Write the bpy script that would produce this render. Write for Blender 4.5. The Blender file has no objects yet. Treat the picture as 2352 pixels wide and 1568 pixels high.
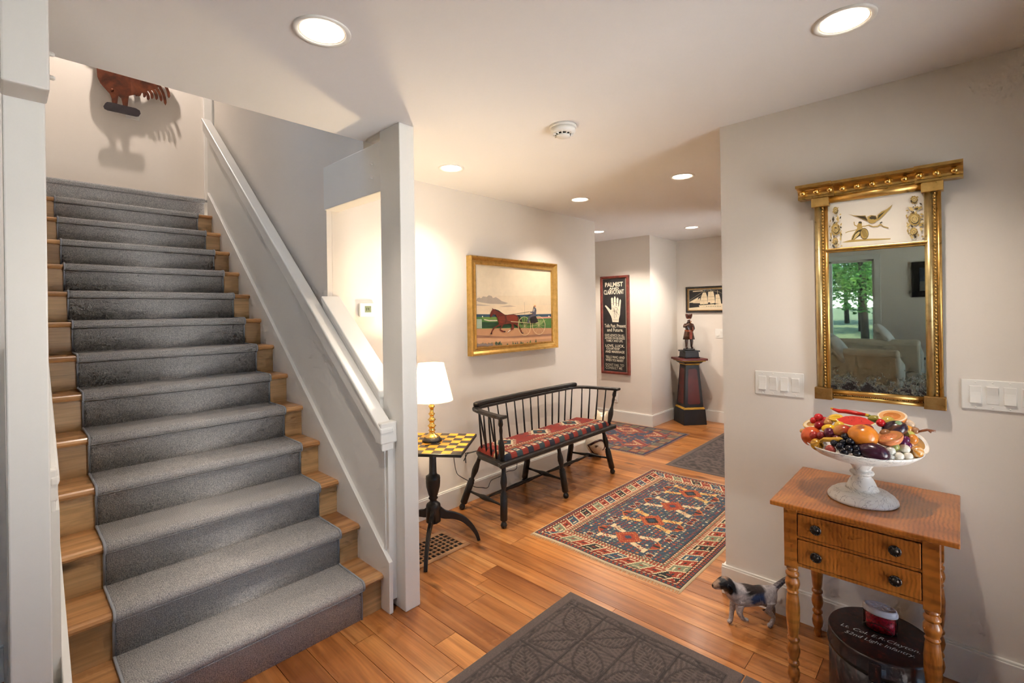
import bpy, bmesh, math, random
from mathutils import Vector, Matrix, Quaternion
import numpy as np
random.seed(7)
SC = bpy.context.scene
COL = SC.collection
PI = math.pi
R = math.radians

# ------------------------------------------------------------------ camera
CAM_F, CAM_CY, YAW, ROLL, CAM_H = 1101.76, 715.83, .7519, -.014, 1.488
_fw = Vector((math.cos(YAW), math.sin(YAW), 0)); _rt = Vector((math.sin(YAW), -math.cos(YAW), 0)); _up = Vector((0, 0, 1))
_r = _rt*math.cos(ROLL) + _up*math.sin(ROLL); _u = _up*math.cos(ROLL) - _rt*math.sin(ROLL)
cd = bpy.data.cameras.new('camera'); cam = bpy.data.objects.new('camera', cd); COL.objects.link(cam)
cd.sensor_fit = 'HORIZONTAL'; cd.sensor_width = 36; cd.lens = CAM_F/2352*36
cd.shift_y = -(784-CAM_CY)/2352; cd.clip_start = .02; cd.clip_end = 300
m = Matrix((_r, _u, -_fw)).transposed().to_4x4(); m.translation = (0, 0, CAM_H); cam.matrix_world = m
SC.camera = cam

# ------------------------------------------------------------------ world, daylight, exposure
SC.view_settings.view_transform = 'Standard'; SC.view_settings.look = 'None'
SC.view_settings.exposure = 0.1; SC.view_settings.gamma = 1; SC.view_settings.use_curve_mapping = False
SC.cycles.use_denoising = True; SC.cycles.denoising_prefilter = 'ACCURATE'; SC.cycles.denoising_quality = 'BALANCED'; SC.cycles.adaptive_threshold = .1; SC.cycles.adaptive_min_samples = 10; SC.cycles.max_bounces = 5; SC.cycles.use_light_tree = False; SC.cycles.time_limit = 850; SC.cycles.diffuse_bounces = 3; SC.cycles.glossy_bounces = 3
SC.cycles.transparent_max_bounces = 6; SC.cycles.sample_clamp_indirect = 6; SC.cycles.caustics_reflective = False; SC.cycles.caustics_refractive = False
SKY = 15.0                                  # sky brightness
GROUND = (15.0, 15.3, 15.4, 1)                 # sunlit ground around the house, seen only through the doors
W = bpy.data.worlds.new('sky'); SC.world = W; W.use_nodes = True
_nt = W.node_tree; _bg = _nt.nodes['Background']
_sky = _nt.nodes.new('ShaderNodeTexSky'); _sky.sky_type = 'HOSEK_WILKIE'
_sky.sun_direction = Vector((-.35, .6, .72)).normalized(); _sky.turbidity = 3.0; _sky.ground_albedo = .3
_hs = _nt.nodes.new('ShaderNodeHueSaturation'); _hs.inputs['Saturation'].default_value = 1.0; _nt.links.new(_sky.outputs[0], _hs.inputs['Color']); 
_sc = _nt.nodes.new('ShaderNodeMix'); _sc.data_type = 'RGBA'; _sc.blend_type = 'MULTIPLY'; _sc.inputs[0].default_value = 1; _nt.links.new(_hs.outputs[0], _sc.inputs[6]); _sc.inputs[7].default_value = (SKY, SKY, SKY, 1)
_tc = _nt.nodes.new('ShaderNodeTexCoord'); _sp = _nt.nodes.new('ShaderNodeSeparateXYZ'); _nt.links.new(_tc.outputs['Generated'], _sp.inputs[0])
_mr = _nt.nodes.new('ShaderNodeMapRange'); _mr.inputs[1].default_value = -.03; _mr.inputs[2].default_value = .0; _nt.links.new(_sp.outputs[2], _mr.inputs[0])
_gm = _nt.nodes.new('ShaderNodeMix'); _gm.data_type = 'RGBA'; _nt.links.new(_mr.outputs[0], _gm.inputs[0]); _gm.inputs[6].default_value = GROUND; _nt.links.new(_sc.outputs[2], _gm.inputs[7])
_nt.links.new(_gm.outputs[2], _bg.inputs[0]); _bg.inputs[1].default_value = 1
def lamp(name, kind, loc, energy, color, **kw):
    d = bpy.data.lights.new(name, kind); d.energy = energy; d.color = color
    rot = kw.pop('rot', None); parent = kw.pop('parent', None)
    for k, v in kw.items(): setattr(d, k, v)
    o = bpy.data.objects.new(name, d); COL.objects.link(o); o.location = loc
    if rot: o.rotation_euler = rot
    if parent: o.parent = parent
    return o
sun = lamp('sun', 'SUN', (0, 0, 20), 14.0, (1, .97, .92), angle=R(1), rot=(R(20), 0, R(8)))
def portal(name, loc, rot, sx, sy):
    o = lamp(name, 'AREA', loc, 1, (1, 1, 1), rot=rot, shape='RECTANGLE', size=sx, size_y=sy)
    o.data.cycles.is_portal = True
    return o
portal('daylight_window_a', (-5.58, 1.65, 1.33), (0, R(-90), 0), 1.56, 1.1)
portal('daylight_window_b', (-5.58, -1.4, 1.33), (0, R(-90), 0), 1.56, 1.6)
portal('daylight_entry', (-1.9, -2.58, 1.15), (R(90), 0, 0), .9, 2.1)
portal('daylight_front_door', (1.6, -.75, 1.05), (R(90), 0, 0), 1.25, 1.9)
portal('daylight_window_added', (-3.9, -2.58, 1.33), (R(90), 0, 0), 1.8, 1.56)  # serves the unseen window added to brighten the mirrored living room
portal('daylight_hall', (5.15, .93, 1.1), (R(90), 0, 0), .42, 1.75)

# ------------------------------------------------------------------ helpers
def srgb(r, g, b):
    def f(c):
        c /= 255.
        return c/12.92 if c <= .04045 else ((c+.055)/1.055)**2.4
    return (f(r), f(g), f(b), 1)
def tag(o, label=None, cat=None, group=None, kind=None):
    if label: o['label'] = label
    if cat: o['category'] = cat
    if group: o['group'] = group
    if kind: o['kind'] = kind
    return o
def empty(name, loc=(0, 0, 0), rz=0):
    o = bpy.data.objects.new(name, None); COL.objects.link(o); o.location = loc; o.rotation_euler = (0, 0, rz)
    o.empty_display_size = .05
    return o
def thing(name, label, cat, loc=(0, 0, 0), rz=0, group=None):
    return tag(empty(name, loc, rz), label, cat, group)
class MB:
    """collects geometry for one mesh object"""
    def __init__(s): s.v = []; s.f = []; s.c = []; s.sm = []; s.mi = []
    def add(s, vs, fs, col=None, smooth=False, mi=0):
        n = len(s.v); s.v += [tuple(v) for v in vs]
        for f in fs: s.f.append([i+n for i in f]); s.c.append(col or (1, 1, 1, 1)); s.sm.append(smooth); s.mi.append(mi)
        return s
    def box(s, x0, x1, y0, y1, z0, z1, M=None, **k):
        vs = [Vector((x, y, z)) for x in (x0, x1) for y in (y0, y1) for z in (z0, z1)]
        if M: vs = [M @ v for v in vs]
        return s.add(vs, [(0, 1, 3, 2), (4, 6, 7, 5), (0, 4, 5, 1), (2, 3, 7, 6), (0, 2, 6, 4), (1, 5, 7, 3)], **k)
    def poly(s, pts, **k): return s.add(pts, [list(range(len(pts)))], **k)
    def prism(s, pts, d, M=None, **k):
        """2-D outline (x, y) extruded from z = 0 to z = d; M places it"""
        n = len(pts); vs = [Vector((p[0], p[1], z)) for z in (0, d) for p in pts]
        if M: vs = [M @ v for v in vs]
        fs = [list(range(n))[::-1], [n+i for i in range(n)]] + [(i, (i+1) % n, n+(i+1) % n, n+i) for i in range(n)]
        return s.add(vs, fs, **k)
    def lathe(s, prof, seg=24, M=None, smooth=True, sx=1, sy=1, caps=True, **k):
        vs = []; fs = []; n = len(prof)
        for r, z in prof:
            for i in range(seg):
                a = 2*PI*i/seg; vs.append(Vector((r*sx*math.cos(a), r*sy*math.sin(a), z)))
        for j in range(n-1):
            for i in range(seg):
                a = j*seg+i; b = j*seg+(i+1) % seg; fs.append((a, b, b+seg, a+seg))
        if caps:
            if prof[0][0] > 1e-5: fs.append([i for i in range(seg)][::-1])
            if prof[-1][0] > 1e-5: fs.append([(n-1)*seg+i for i in range(seg)])
        if M: vs = [M @ v for v in vs]
        return s.add(vs, fs, smooth=smooth, **k)
    def tube(s, pts, rad, seg=8, M=None, smooth=True, closed=False, flat=None, **k):
        """sweep along pts; rad number or list"""
        pts = [Vector(p) for p in pts]; n = len(pts)
        rad = rad if isinstance(rad, (list, tuple)) else [rad]*n
        up = Vector((0, 0, 1)); vs = []; fs = []; prev = None
        for i, p in enumerate(pts):
            t = (pts[(i+1) % n]-pts[i-1]) if closed else (pts[min(i+1, n-1)]-pts[max(i-1, 0)])
            t.normalize()
            if prev is None:
                a = t.cross(up)
                if a.length < .05: a = t.cross(Vector((1, 0, 0)))
            else: a = prev - t*prev.dot(t)
            a.normalize(); prev = a; b = t.cross(a)
            for j in range(seg):
                q = 2*PI*j/seg; ww = (1, 1) if flat is None else flat
                vs.append(p + a*math.cos(q)*rad[i]*ww[0] + b*math.sin(q)*rad[i]*ww[1])
        m_ = n if closed else n-1
        for i in range(m_):
            for j in range(seg):
                A = i*seg+j; B = i*seg+(j+1) % seg; i2 = (i+1) % n
                fs.append((A, B, i2*seg+(j+1) % seg, i2*seg+j))
        if not closed: fs += [list(range(seg))[::-1], [(n-1)*seg+j for j in range(seg)]]
        if M: vs = [M @ v for v in vs]
        return s.add(vs, fs, smooth=smooth, **k)
    def ball(s, c, r, seg=16, rings=10, M=None, **k):
        r = r if isinstance(r, (list, tuple)) else (r, r, r)
        prof = [(math.sin(PI*i/rings), -math.cos(PI*i/rings)) for i in range(rings+1)]
        prof[0] = (1e-4, -1); prof[-1] = (1e-4, 1)
        MM = Matrix.Translation(c) @ (M or Matrix()) @ Matrix.Diagonal((r[0], r[1], r[2], 1))
        return s.lathe(prof, seg, MM, **k)
    def mesh(s, name, colors=False):
        me = bpy.data.meshes.new(name); me.from_pydata(s.v, [], s.f); me.update()
        me.polygons.foreach_set('use_smooth', s.sm); me.polygons.foreach_set('material_index', s.mi)
        if colors or any(c != (1, 1, 1, 1) for c in s.c):
            at = me.color_attributes.new('Col', 'FLOAT_COLOR', 'CORNER')
            a = np.repeat(np.array(s.c, dtype=np.float32), [len(f) for f in s.f], axis=0)
            at.data.foreach_set('color', a.ravel())
        return me
    def build(s, name, mat, parent=None, bevel=0, loc=None, seg=2):
        me = s.mesh(name)
        for mm in (mat if isinstance(mat, (list, tuple)) else [mat]): me.materials.append(mm)
        return link(name, me, parent, bevel, loc, seg)
def link(name, me, parent=None, bevel=0, loc=None, seg=2):
    o = bpy.data.objects.new(name, me); COL.objects.link(o)
    if parent: o.parent = parent
    if loc: o.location = loc
    if bevel:
        b = o.modifiers.new('bevel', 'BEVEL'); b.width = bevel; b.segments = seg; b.limit_method = 'ANGLE'; b.angle_limit = R(40)
    return o
def children(o): return [c for c in bpy.data.objects if c.parent == o]
def copy_tree(o, parent=None, kids=None):
    c = o.copy(); COL.objects.link(c); c.parent = parent
    for ch in (kids if kids is not None else children(o)): copy_tree(ch, c)
    return c
def struct(o): return tag(o, kind='structure')
def skin_mesh(name, verts, edges, radii, sub=2, root=0):
    me = bpy.data.meshes.new(name+'_src'); me.from_pydata(verts, edges, []); me.update()
    o = bpy.data.objects.new(name+'_src', me); COL.objects.link(o)
    o.modifiers.new('s', 'SKIN'); me.skin_vertices if me.skin_vertices else None
    sv = me.skin_vertices[0].data
    for i, r_ in enumerate(radii):
        sv[i].radius = r_ if isinstance(r_, (tuple, list)) else (r_, r_); sv[i].use_root = (i == root)
    ss = o.modifiers.new('u', 'SUBSURF'); ss.levels = sub; ss.render_levels = sub
    dg = bpy.context.evaluated_depsgraph_get(); dg.update()
    ev = o.evaluated_get(dg); out = bpy.data.meshes.new_from_object(ev); out.name = name
    bpy.data.objects.remove(o); bpy.data.meshes.remove(me)
    for p in out.polygons: p.use_smooth = True
    return out
def paint(me, fn):
    """vertex colours from a function of the vertex position"""
    at = me.color_attributes.new('Col', 'FLOAT_COLOR', 'POINT')
    for i, v in enumerate(me.vertices): at.data[i].color = fn(v.co, v.normal)
    return me

# ------------------------------------------------------------------ materials
class NT:
    def __init__(s, name):
        s.m = bpy.data.materials.new(name); s.m.use_nodes = True; s.t = s.m.node_tree
        s.b = s.t.nodes['Principled BSDF']; s.out = s.t.nodes['Material Output']
    def n(s, typ, **kw):
        x = s.t.nodes.new('ShaderNode'+typ)
        for k, v in kw.items():
            if k.startswith('i_'):
                key = k[2:]; key = int(key) if key.isdigit() else key.replace('_', ' ')
                x.inputs[key].default_value = v
            else: setattr(x, k, v)
        return x
    def l(s, a, b): s.t.links.new(a, b)
    def ramp(s, src, stops, interp='LINEAR'):
        x = s.n('ValToRGB'); cr = x.color_ramp; cr.interpolation = interp
        while len(cr.elements) < len(stops): cr.elements.new(.5)
        for e, (p, c) in zip(cr.elements, stops): e.position = p; e.color = c
        s.l(src, x.inputs[0]); return x.outputs[0]
    def coord(s, kind='Object', scale=(1, 1, 1), rot=(0, 0, 0), rand=0):
        if kind == 'World': src = s.n('NewGeometry').outputs['Position']
        else: src = s.n('TexCoord').outputs[kind]
        if rand:
            oi = s.n('ObjectInfo'); mu = s.n('Math', operation='MULTIPLY'); mu.inputs[1].default_value = rand; s.l(oi.outputs['Random'], mu.inputs[0])
            cx = s.n('CombineXYZ'); s.l(mu.outputs[0], cx.inputs[0]); s.l(mu.outputs[0], cx.inputs[2])
            ad = s.n('VectorMath', operation='ADD'); s.l(src, ad.inputs[0]); s.l(cx.outputs[0], ad.inputs[1]); src = ad.outputs[0]
        mp = s.n('Mapping'); mp.inputs['Scale'].default_value = scale; mp.inputs['Rotation'].default_value = rot
        s.l(src, mp.inputs[0]); return mp.outputs[0]
    def noise(s, vec, scale, detail=3, rough=.5, dist=0):
        x = s.n('TexNoise'); x.inputs['Scale'].default_value = scale; x.inputs['Detail'].default_value = detail
        x.inputs['Roughness'].default_value = rough; x.inputs['Distortion'].default_value = dist
        s.l(vec, x.inputs['Vector']); return x.outputs[0]
    def mix(s, f, a, b, blend='MIX'):
        x = s.n('Mix', data_type='RGBA', blend_type=blend)
        for key, v in ((0, f), (6, a), (7, b)):
            if hasattr(v, 'links'): s.l(v, x.inputs[key])
            else: x.inputs[key].default_value = v
        return x.outputs[2]
    def bump(s, h, strength=.2, dist=.002):
        x = s.n('Bump'); x.inputs['Strength'].default_value = strength; x.inputs['Distance'].default_value = dist
        s.l(h, x.inputs['Height']); s.l(x.outputs[0], s.b.inputs['Normal']); return s
    def col(s, c):
        if hasattr(c, 'links'): s.l(c, s.b.inputs['Base Color'])
        else: s.b.inputs['Base Color'].default_value = c
        return s
    def set(s, **kw):
        for k, v in kw.items(): s.b.inputs[k.replace('_', ' ')].default_value = v
        return s
def plain(name, c, rough=.5, metal=0, var=.06, vscale=6, bump=0, bscale=60, **kw):
    t = NT(name); v = t.coord('Object'); n = t.noise(v, vscale, 1)
    lo = tuple(x*(1-var) for x in c[:3])+(1,); hi = tuple(min(1, x*(1+var)) for x in c[:3])+(1,)
    t.col(t.ramp(n, [(.3, lo), (.7, hi)])); t.set(Roughness=rough, Metallic=metal, **kw)
    if bump: t.bump(t.noise(v, bscale, 2), bump, .001)
    return t.m
M = {}
M['wall'] = plain('wall_paint', srgb(229, 221, 211), .75, var=.012, vscale=2)
M['ceil'] = plain('ceiling_paint', srgb(240, 238, 236), .85, var=.01, vscale=2)
M['trim'] = plain('white_trim_paint', srgb(232, 230, 224), .38, var=.012, vscale=3)
M['plate'] = plain('white_plastic', srgb(238, 236, 230), .3, var=.01)
M['dark'] = plain('dark_gap', srgb(25, 20, 18), .8)
M['black'] = plain('black_paint', srgb(30, 27, 27), .38, var=.25, vscale=25, bump=.1, bscale=90)
M['brass'] = plain('polished_brass', srgb(232, 198, 118), .2, 1, var=.08)
M['steel'] = plain('dark_bronze', srgb(84, 78, 74), .3, 1, var=.2, vscale=60)
def attr_mat(name, rough=.6, metal=0, bump=0, bscale=300, var=.0, gain=None, sheen=0):
    t = NT(name); a = t.n('Attribute', attribute_name='Col'); c = a.outputs['Color']
    v = t.coord('Object')
    if var:
        n = t.noise(v, gain or 120, 2); g = t.ramp(n, [(.3, (1-var,)*3+(1,)), (.7, (1+var*.3,)*3+(1,))]); c = t.mix(1.0, c, g, 'MULTIPLY')
    t.col(c); t.set(Roughness=rough, Metallic=metal)
    if bump: t.bump(t.noise(v, bscale, 2), bump, .002)
    return t.m
M['painted'] = attr_mat('painted_colours', .55, var=.06, gain=18)
M['glaze'] = attr_mat('glazed_colours', .22, var=.12, gain=60)
M['pile'] = attr_mat('wool_pile', .95, bump=.5, bscale=500, var=.25, gain=260)
def oak(name, axis, c0, c1, c2, rough=.33, stretch=1., rand=40):
    t = NT(name); sc = [14, 14, 14]; sc['xyz'.index(axis)] = 1.1*stretch
    v = t.coord('World', tuple(sc), rand=rand)
    n1 = t.noise(v, .5, 4, .6, 1.2)
    wv = t.n('TexWave', wave_type='BANDS', bands_direction='X' if axis != 'x' else 'Y'); wv.inputs['Scale'].default_value = .32
    wv.inputs['Distortion'].default_value = 9; wv.inputs['Detail'].default_value = 3; wv.inputs['Detail Scale'].default_value = .7; t.l(v, wv.inputs['Vector'])
    sc2 = [160, 160, 160]; sc2['xyz'.index(axis)] = 5
    v2 = t.coord('World', tuple(sc2), rand=rand); n2 = t.noise(v2, .8, 2)
    c = t.ramp(n1, [(.28, c0), (.5, c1), (.75, c2)])
    c = t.mix(t.ramp(wv.outputs[0], [(.0, (.42, .42, .42, 1)), (.35, (0, 0, 0, 1))]), c, c0)
    c = t.mix(.55, c, t.ramp(n2, [(.25, (.62, .60, .58, 1)), (.6, (1, 1, 1, 1))]), 'MULTIPLY')
    oi = t.n('ObjectInfo'); tone = t.ramp(oi.outputs['Random'], [(0, (.66, .60, .55, 1)), (.35, (.95, .92, .9, 1)), (.7, (1.05, 1.04, 1.02, 1)), (1, (1.2, 1.2, 1.16, 1))])
    c = t.mix(.85, c, tone, 'MULTIPLY')
    # knots
    vk = t.coord('World', (6, 6, 6) if axis == 'z' else tuple(2.2 if a == axis else 6 for a in 'xyz'), rand=rand)
    vo = t.n('TexVoronoi'); vo.inputs['Scale'].default_value = .62; t.l(vk, vo.inputs['Vector'])
    c = t.mix(t.ramp(vo.outputs['Distance'], [(.035, (.8, .8, .8, 1)), (.1, (0, 0, 0, 1))]), c, tuple(x*.22 for x in c0[:3])+(1,))
    t.col(c); t.set(Roughness=rough); t.b.inputs['Coat Weight'].default_value = .25; t.b.inputs['Coat Roughness'].default_value = .18
    t.bump(n2, .08, .001); return t.m
M['floor'] = oak('oak_floorboard', 'y', srgb(140, 82, 38), srgb(182, 118, 62), srgb(206, 148, 90), .34)
M['riser'] = oak('oak_riser', 'x', srgb(140, 104, 64), srgb(188, 148, 100), srgb(206, 170, 124), .4, 1.6)
M['tread'] = oak('oak_stair', 'x', srgb(160, 108, 64), srgb(204, 150, 96), srgb(222, 176, 126), .34)
# ------------------------------------------------------------------ the setting
H = 2.44; XR, YR = 2.593, .913; YB, XBE = 2.848, 4.357; XP, YP, XQ = 5.656, 2.879, 6.434
XS = 1.3676                                   # stair-side face of the newel post
RUN, RISE, Y0 = .227, .183, 2.124             # stairs
TXL, TXR = .152, 1.304                        # tread ends
YW = 6.1                                      # wall at the head of the stairs
LAND = 14*RISE
def wall(name, *boxes, mat='wall', bevel=0):
    m = MB()
    for b in boxes: m.box(*b)
    return struct(m.build(name, M[mat], bevel=bevel))
ZT = 5.1
wall('wall_right', (XR, XR+.13, -.9, YR, 0, H))
wall('wall_hall_front', (XR+.13, 4.58, YR-.13, YR, 0, H), (5.72, XQ+.13, YR-.13, YR, 0, H), (4.58, 5.72, YR-.13, YR, 2.06, H))
wall('wall_hall_end', (XQ, XQ+.13, YR, YP+.12, 0, H))
wall('wall_return', (XP, XQ, YP, YP+.12, 0, H))
wall('wall_sign', (XP, XP+.13, YP+.12, 5.3, 0, H))
wall('wall_bench', (XS+.05, XBE, YB, YB+.13, 0, H))
wall('wall_corridor_left', (XBE-.13, XBE, YB+.13, 5.3, 0, H))
wall('wall_corridor_end', (XBE-.13, XP+.13, 5.3, 5.42, 0, H))
wall('wall_stairs_right', (XS+.016, XS+.13, YB+.13, 5.06, 0, ZT), (XS+.016, XS+.049, YB, YB+.13, 0, 2.3925), (XS+.016, XS+.13, 2.40, YB+.13, 2.3925, ZT))
wall('wall_stairs_left', (0., .13, YB, YW, 0, ZT))
wall('wall_stairs_end', (-.1, 3.2, YW, YW+.12, 1.5, ZT))
wall('wall_upper_front', (0., XS+.13, 2.28, 2.40, H+.12, ZT))
wall('wall_upper_right', (3.1, 3.2, 5.06, YW, LAND, ZT), (XS+.13, 3.2, 4.94, 5.06, LAND, ZT))
wall('wall_left', (-5.7, 0., YB+.05, YB+.17, 0, H))
wall('wall_living', (-5.73, -5.6, -2.7, YB+.17, 0, .55), (-5.73, -5.6, -2.7, YB+.17, 2.1, H), (-5.73, -5.6, 2.2, YB+.17, .55, 2.1), (-5.73, -5.6, -.6, 1.125, .55, 2.1), (-5.73, -5.6, -2.7, -2.2, .55, 2.1))
wall('wall_back', (-5.73, -4.8, -2.73, -2.6, 0, H), (-3.0, -2.4, -2.73, -2.6, 0, H), (-4.8, -3.0, -2.73, -2.6, 0, .55), (-4.8, -3.0, -2.73, -2.6, 2.1, H), (-1.4, .45, -2.73, -2.6, 0, H), (-2.4, -1.4, -2.73, -2.6, 2.2, H))
wall('wall_foyer', (.32, .95, -.9, -.77, 0, H), (2.25, XR, -.9, -.77, 0, H), (.95, 2.25, -.9, -.77, 2.05, H))
wall('wall_foyer_side', (.32, .45, -2.6, -.9, 0, H))
wall('ceiling', (-5.73, .45, -2.73, 2.40, H, H+.12), (.45, XR+.13, -.9, 2.40, H, H+.12), (XR+.13, XQ+.13, YR-.13, 2.40, H, H+.12), (XS+.05, XQ+.13, 2.40, 5.42, H, H+.12), (-5.73, .0, 2.40, YB+.17, H, H+.12), mat='ceil')
wall('ceiling_upper', (-.1, 3.2, 2.28, YW+.12, ZT, ZT+.1), mat='ceil')
wall('floor_landing', (.13, 3.2, Y0+13*RUN+.06, YW, LAND-.2, LAND-.012), mat='wall')
wall('trim_added_eave', (-5.9, .45, -3.5, -2.73, H+.1, H+.16), (.45, XR+.13, -1.6, -.9, H+.1, H+.16), (XR+.13, XQ+.3, .05, YR-.13, H+.1, H+.16), mat='trim')  # unseen eaves added to keep direct sun out of the doors
# baseboards
def baseboard(name, segs):
    """segs: (x0, y0, x1, y1, nx, ny) along the wall face with its outward normal"""
    m = MB()
    for x0, y0, x1, y1, nx, ny, in segs:
        for t0, t1, z0, z1 in ((0, .0174, 0, .140), (0, .0125, .140, .149)):
            m.box(min(x0, x1, x0+nx*t1, x1+nx*t1), max(x0, x1, x0+nx*t1, x1+nx*t1), min(y0, y1, y0+ny*t1, y1+ny*t1), max(y0, y1, y0+ny*t1, y1+ny*t1), z0, z1)
    return struct(m.build(name, M['trim'], bevel=.002))
baseboard('baseboard_right', [(XR, -.77, XR, YR+.0174, -1, 0), (XR, YR, 4.5, YR, 0, 1)])
baseboard('baseboard_bench', [(1.47, YB, XBE+.0174, YB, 0, -1), (XBE, YB, XBE, 5.3, 1, 0)])
baseboard('baseboard_sign', [(XP, YP-.0174, XP, 5.3, -1, 0), (XP, YP, XQ, YP, 0, -1), (XQ, YR, XQ, YP, -1, 0), (5.8, YR, XQ, YR, 0, 1)])
baseboard('baseboard_living', [(-5.6, -2.6, -5.6, 2.89, 1, 0), (-5.6, YB+.05, 0, YB+.05, 0, -1)])

# floor with its boards
fl = MB().box(-5.73, .45, -2.73, 5.42, -.06, -.0125).box(.45, XR+.13, -.9, 5.42, -.06, -.0125).box(XR+.13, XQ+.13, YR-.13, 5.42, -.06, -.0125).build('floor', M['dark']); struct(fl)
MB().box(-5.73, -.25, -2.73, 5.42, -.0125, 0).build('living_floor_boards', M['floor'], fl)['kind'] = 'stuff'
unit = MB().box(-.5, .5, -.5, .5, -.0125, 0).mesh('plank'); unit.materials.append(M['floor'])
rr = random.Random(3); x = -.25; npl = 0
while x < XQ+.05:
    wdt = rr.choice((.105, .13, .13, .155)); y = -1.4-rr.random()*1.5
    hi = 5.3 if XBE < x < XP else 2.95
    while y < hi:
        ln = rr.uniform(1.1, 2.6); ym = min(y+ln, hi)
        ylo = -1.5 if x < .3 else -.9 if x+wdt < XR+.13 else YR-.13
        y = max(y, ylo)
        if ym > ylo+.05:
            p = link('plank', unit, fl); p.location = (x+wdt/2, (y+ym)/2, 0); p.scale = (wdt-.0024, ym-y-.002, 1); npl += 1
        y = ym
    x += wdt
tag(fl, 'oak plank floor with knots running through hall', None)

# windows and the glazed doors that light the hall
def glass_mat():
    t = NT('window_glass'); tr = t.n('BsdfTransparent'); gl = t.n('BsdfGlossy'); gl.inputs['Roughness'].default_value = .02
    fr = t.n('Fresnel'); mx = t.n('MixShader'); t.l(fr.outputs[0], mx.inputs[0]); t.l(tr.outputs[0], mx.inputs[1]); t.l(gl.outputs[0], mx.inputs[2])
    t.l(mx.outputs[0], t.out.inputs[0]); return t.m
M['glass'] = glass_mat()
def window_x(name, y0, y1, z0, z1, mull):
    m = MB(); t = .09
    for a in ((y0-t, y0, z0-t, z1+t), (y1, y1+t, z0-t, z1+t), (y0, y1, z1, z1+t), (y0-.03, y1+.03, z0-.04, z0)): m.box(-5.6, -5.578, *a)
    for a in ((y0, y0+.035, z0, z1), (y1-.035, y1, z0, z1), (y0, y1, z1-.035, z1), (y0, y1, z0, z0+.035)): m.box(-5.68, -5.63, *a)
    o = struct(m.build(name, M['trim'], bevel=.003))
    for k in mull: MB().box(-5.68, -5.63, k-.03, k+.03, z0, z1).build('mullion', M['trim'], o)
    MB().box(-5.66, -5.656, y0, y1, z0, z1).build('pane', M['glass'], o)
window_x('window_1', 1.125, 2.2, .55, 2.1, (1.80,))
window_x('window_2', -2.2, -.6, .55, 2.1, (-1.4,))
def door_y(name, x0, x1, y, z1, n, st_=.1):
    m = MB(); d = .045
    for i in range(n):
        a = x0+(x1-x0)*i/n; b = x0+(x1-x0)*(i+1)/n
        for bx in ((a, a+st_, 0, z1), (b-st_, b, 0, z1), (a+st_, b-st_, 0, .22), (a+st_, b-st_, z1-.12, z1)): m.box(bx[0], bx[1], y-d, y, bx[2], bx[3])
    o = struct(m.build(name, M['trim'], bevel=.003))
    for i in range(n):
        a = x0+(x1-x0)*i/n; b = x0+(x1-x0)*(i+1)/n
        MB().box(a+st_, b-st_, y-.026, y-.02, .22, z1-.12).build('pane', M['glass'], o)
door_y('door_1', -2.4, -1.4, -2.64, 2.2, 1)
door_y('door_3', .95, 2.25, -.81, 2.05, 2)
wm_ = MB()
for a in ((-4.8, -4.74, .55, 2.1), (-3.06, -3.0, .55, 2.1), (-4.74, -3.06, .55, .6), (-4.74, -3.06, 2.05, 2.1), (-3.93, -3.87, .6, 2.05)): wm_.box(a[0], a[1], -2.68, -2.63, a[2], a[3])
wm_ = struct(wm_.build('window_added', M['trim'], bevel=.003)); MB().box(-4.74, -3.06, -2.66, -2.655, .6, 2.05).build('pane', M['glass'], wm_)  # unseen window, added so more daylight reaches the mirrored room
door_y('door_2', 4.58, 5.72, YR-.05, 2.06, 1, .36)

# ------------------------------------------------------------------ stairs
st = struct(empty('trim_staircase', (.73, Y0, 0)))
st['label'] = 'oak staircase with white skirt boards climbing left of hall'
def onst(o):
    o.parent = st; o.matrix_parent_inverse = Matrix.Translation((-.73, -Y0, 0)); return o
def skirt(x0, x1):
    k = RISE/RUN; ya = Y0-.05; off = .112
    zt = lambda y: (y-Y0)*k+RISE+off
    pts = [(ya, 0), (ya, zt(ya)), (5.0, zt(5.0)), (5.0, 0)]
    MM = Matrix(((0, 0, 1, x0), (1, 0, 0, 0), (0, 1, 0, 0), (0, 0, 0, 1)))
    return MB().prism(pts, x1-x0, MM).build('skirt_board', M['trim'], bevel=.003)
onst(skirt(TXR, TXR+.022)); onst(skirt(TXL-.022, TXL))
# moulding that caps the right skirt
k_ = RISE/RUN
def sloped(x0, x1, ya, yb, off0, off1, name, mat='trim', bevel=.004):
    z = lambda y, o: (y-Y0)*k_+RISE+o
    pts = [(ya, z(ya, off0)), (ya, z(ya, off1)), (yb, z(yb, off1)), (yb, z(yb, off0))]
    MM = Matrix(((0, 0, 1, x0), (1, 0, 0, 0), (0, 1, 0, 0), (0, 0, 0, 1)))
    return MB().prism(pts, x1-x0, MM).build(name, M[mat], bevel=bevel)
for k in range(14):
    y = Y0+k*RUN; z = (k+1)*RISE
    if k < 13:
        pr = [(0, -.015), (.006, -.026), (.018, -.030), (RUN+.03, -.030), (RUN+.03, 0), (.016, 0), (.005, -.005)]
        MM = Matrix(((0, 0, 1, TXL), (1, 0, 0, y), (0, 1, 0, z), (0, 0, 0, 1)))
        onst(MB().prism(pr, TXR-TXL, MM).build('tread', M['tread'], bevel=.002))
    onst(MB().box(TXL, TXR, y+.028, y+.046, z-RISE, z-.03).build('riser', M['riser']))
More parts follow.
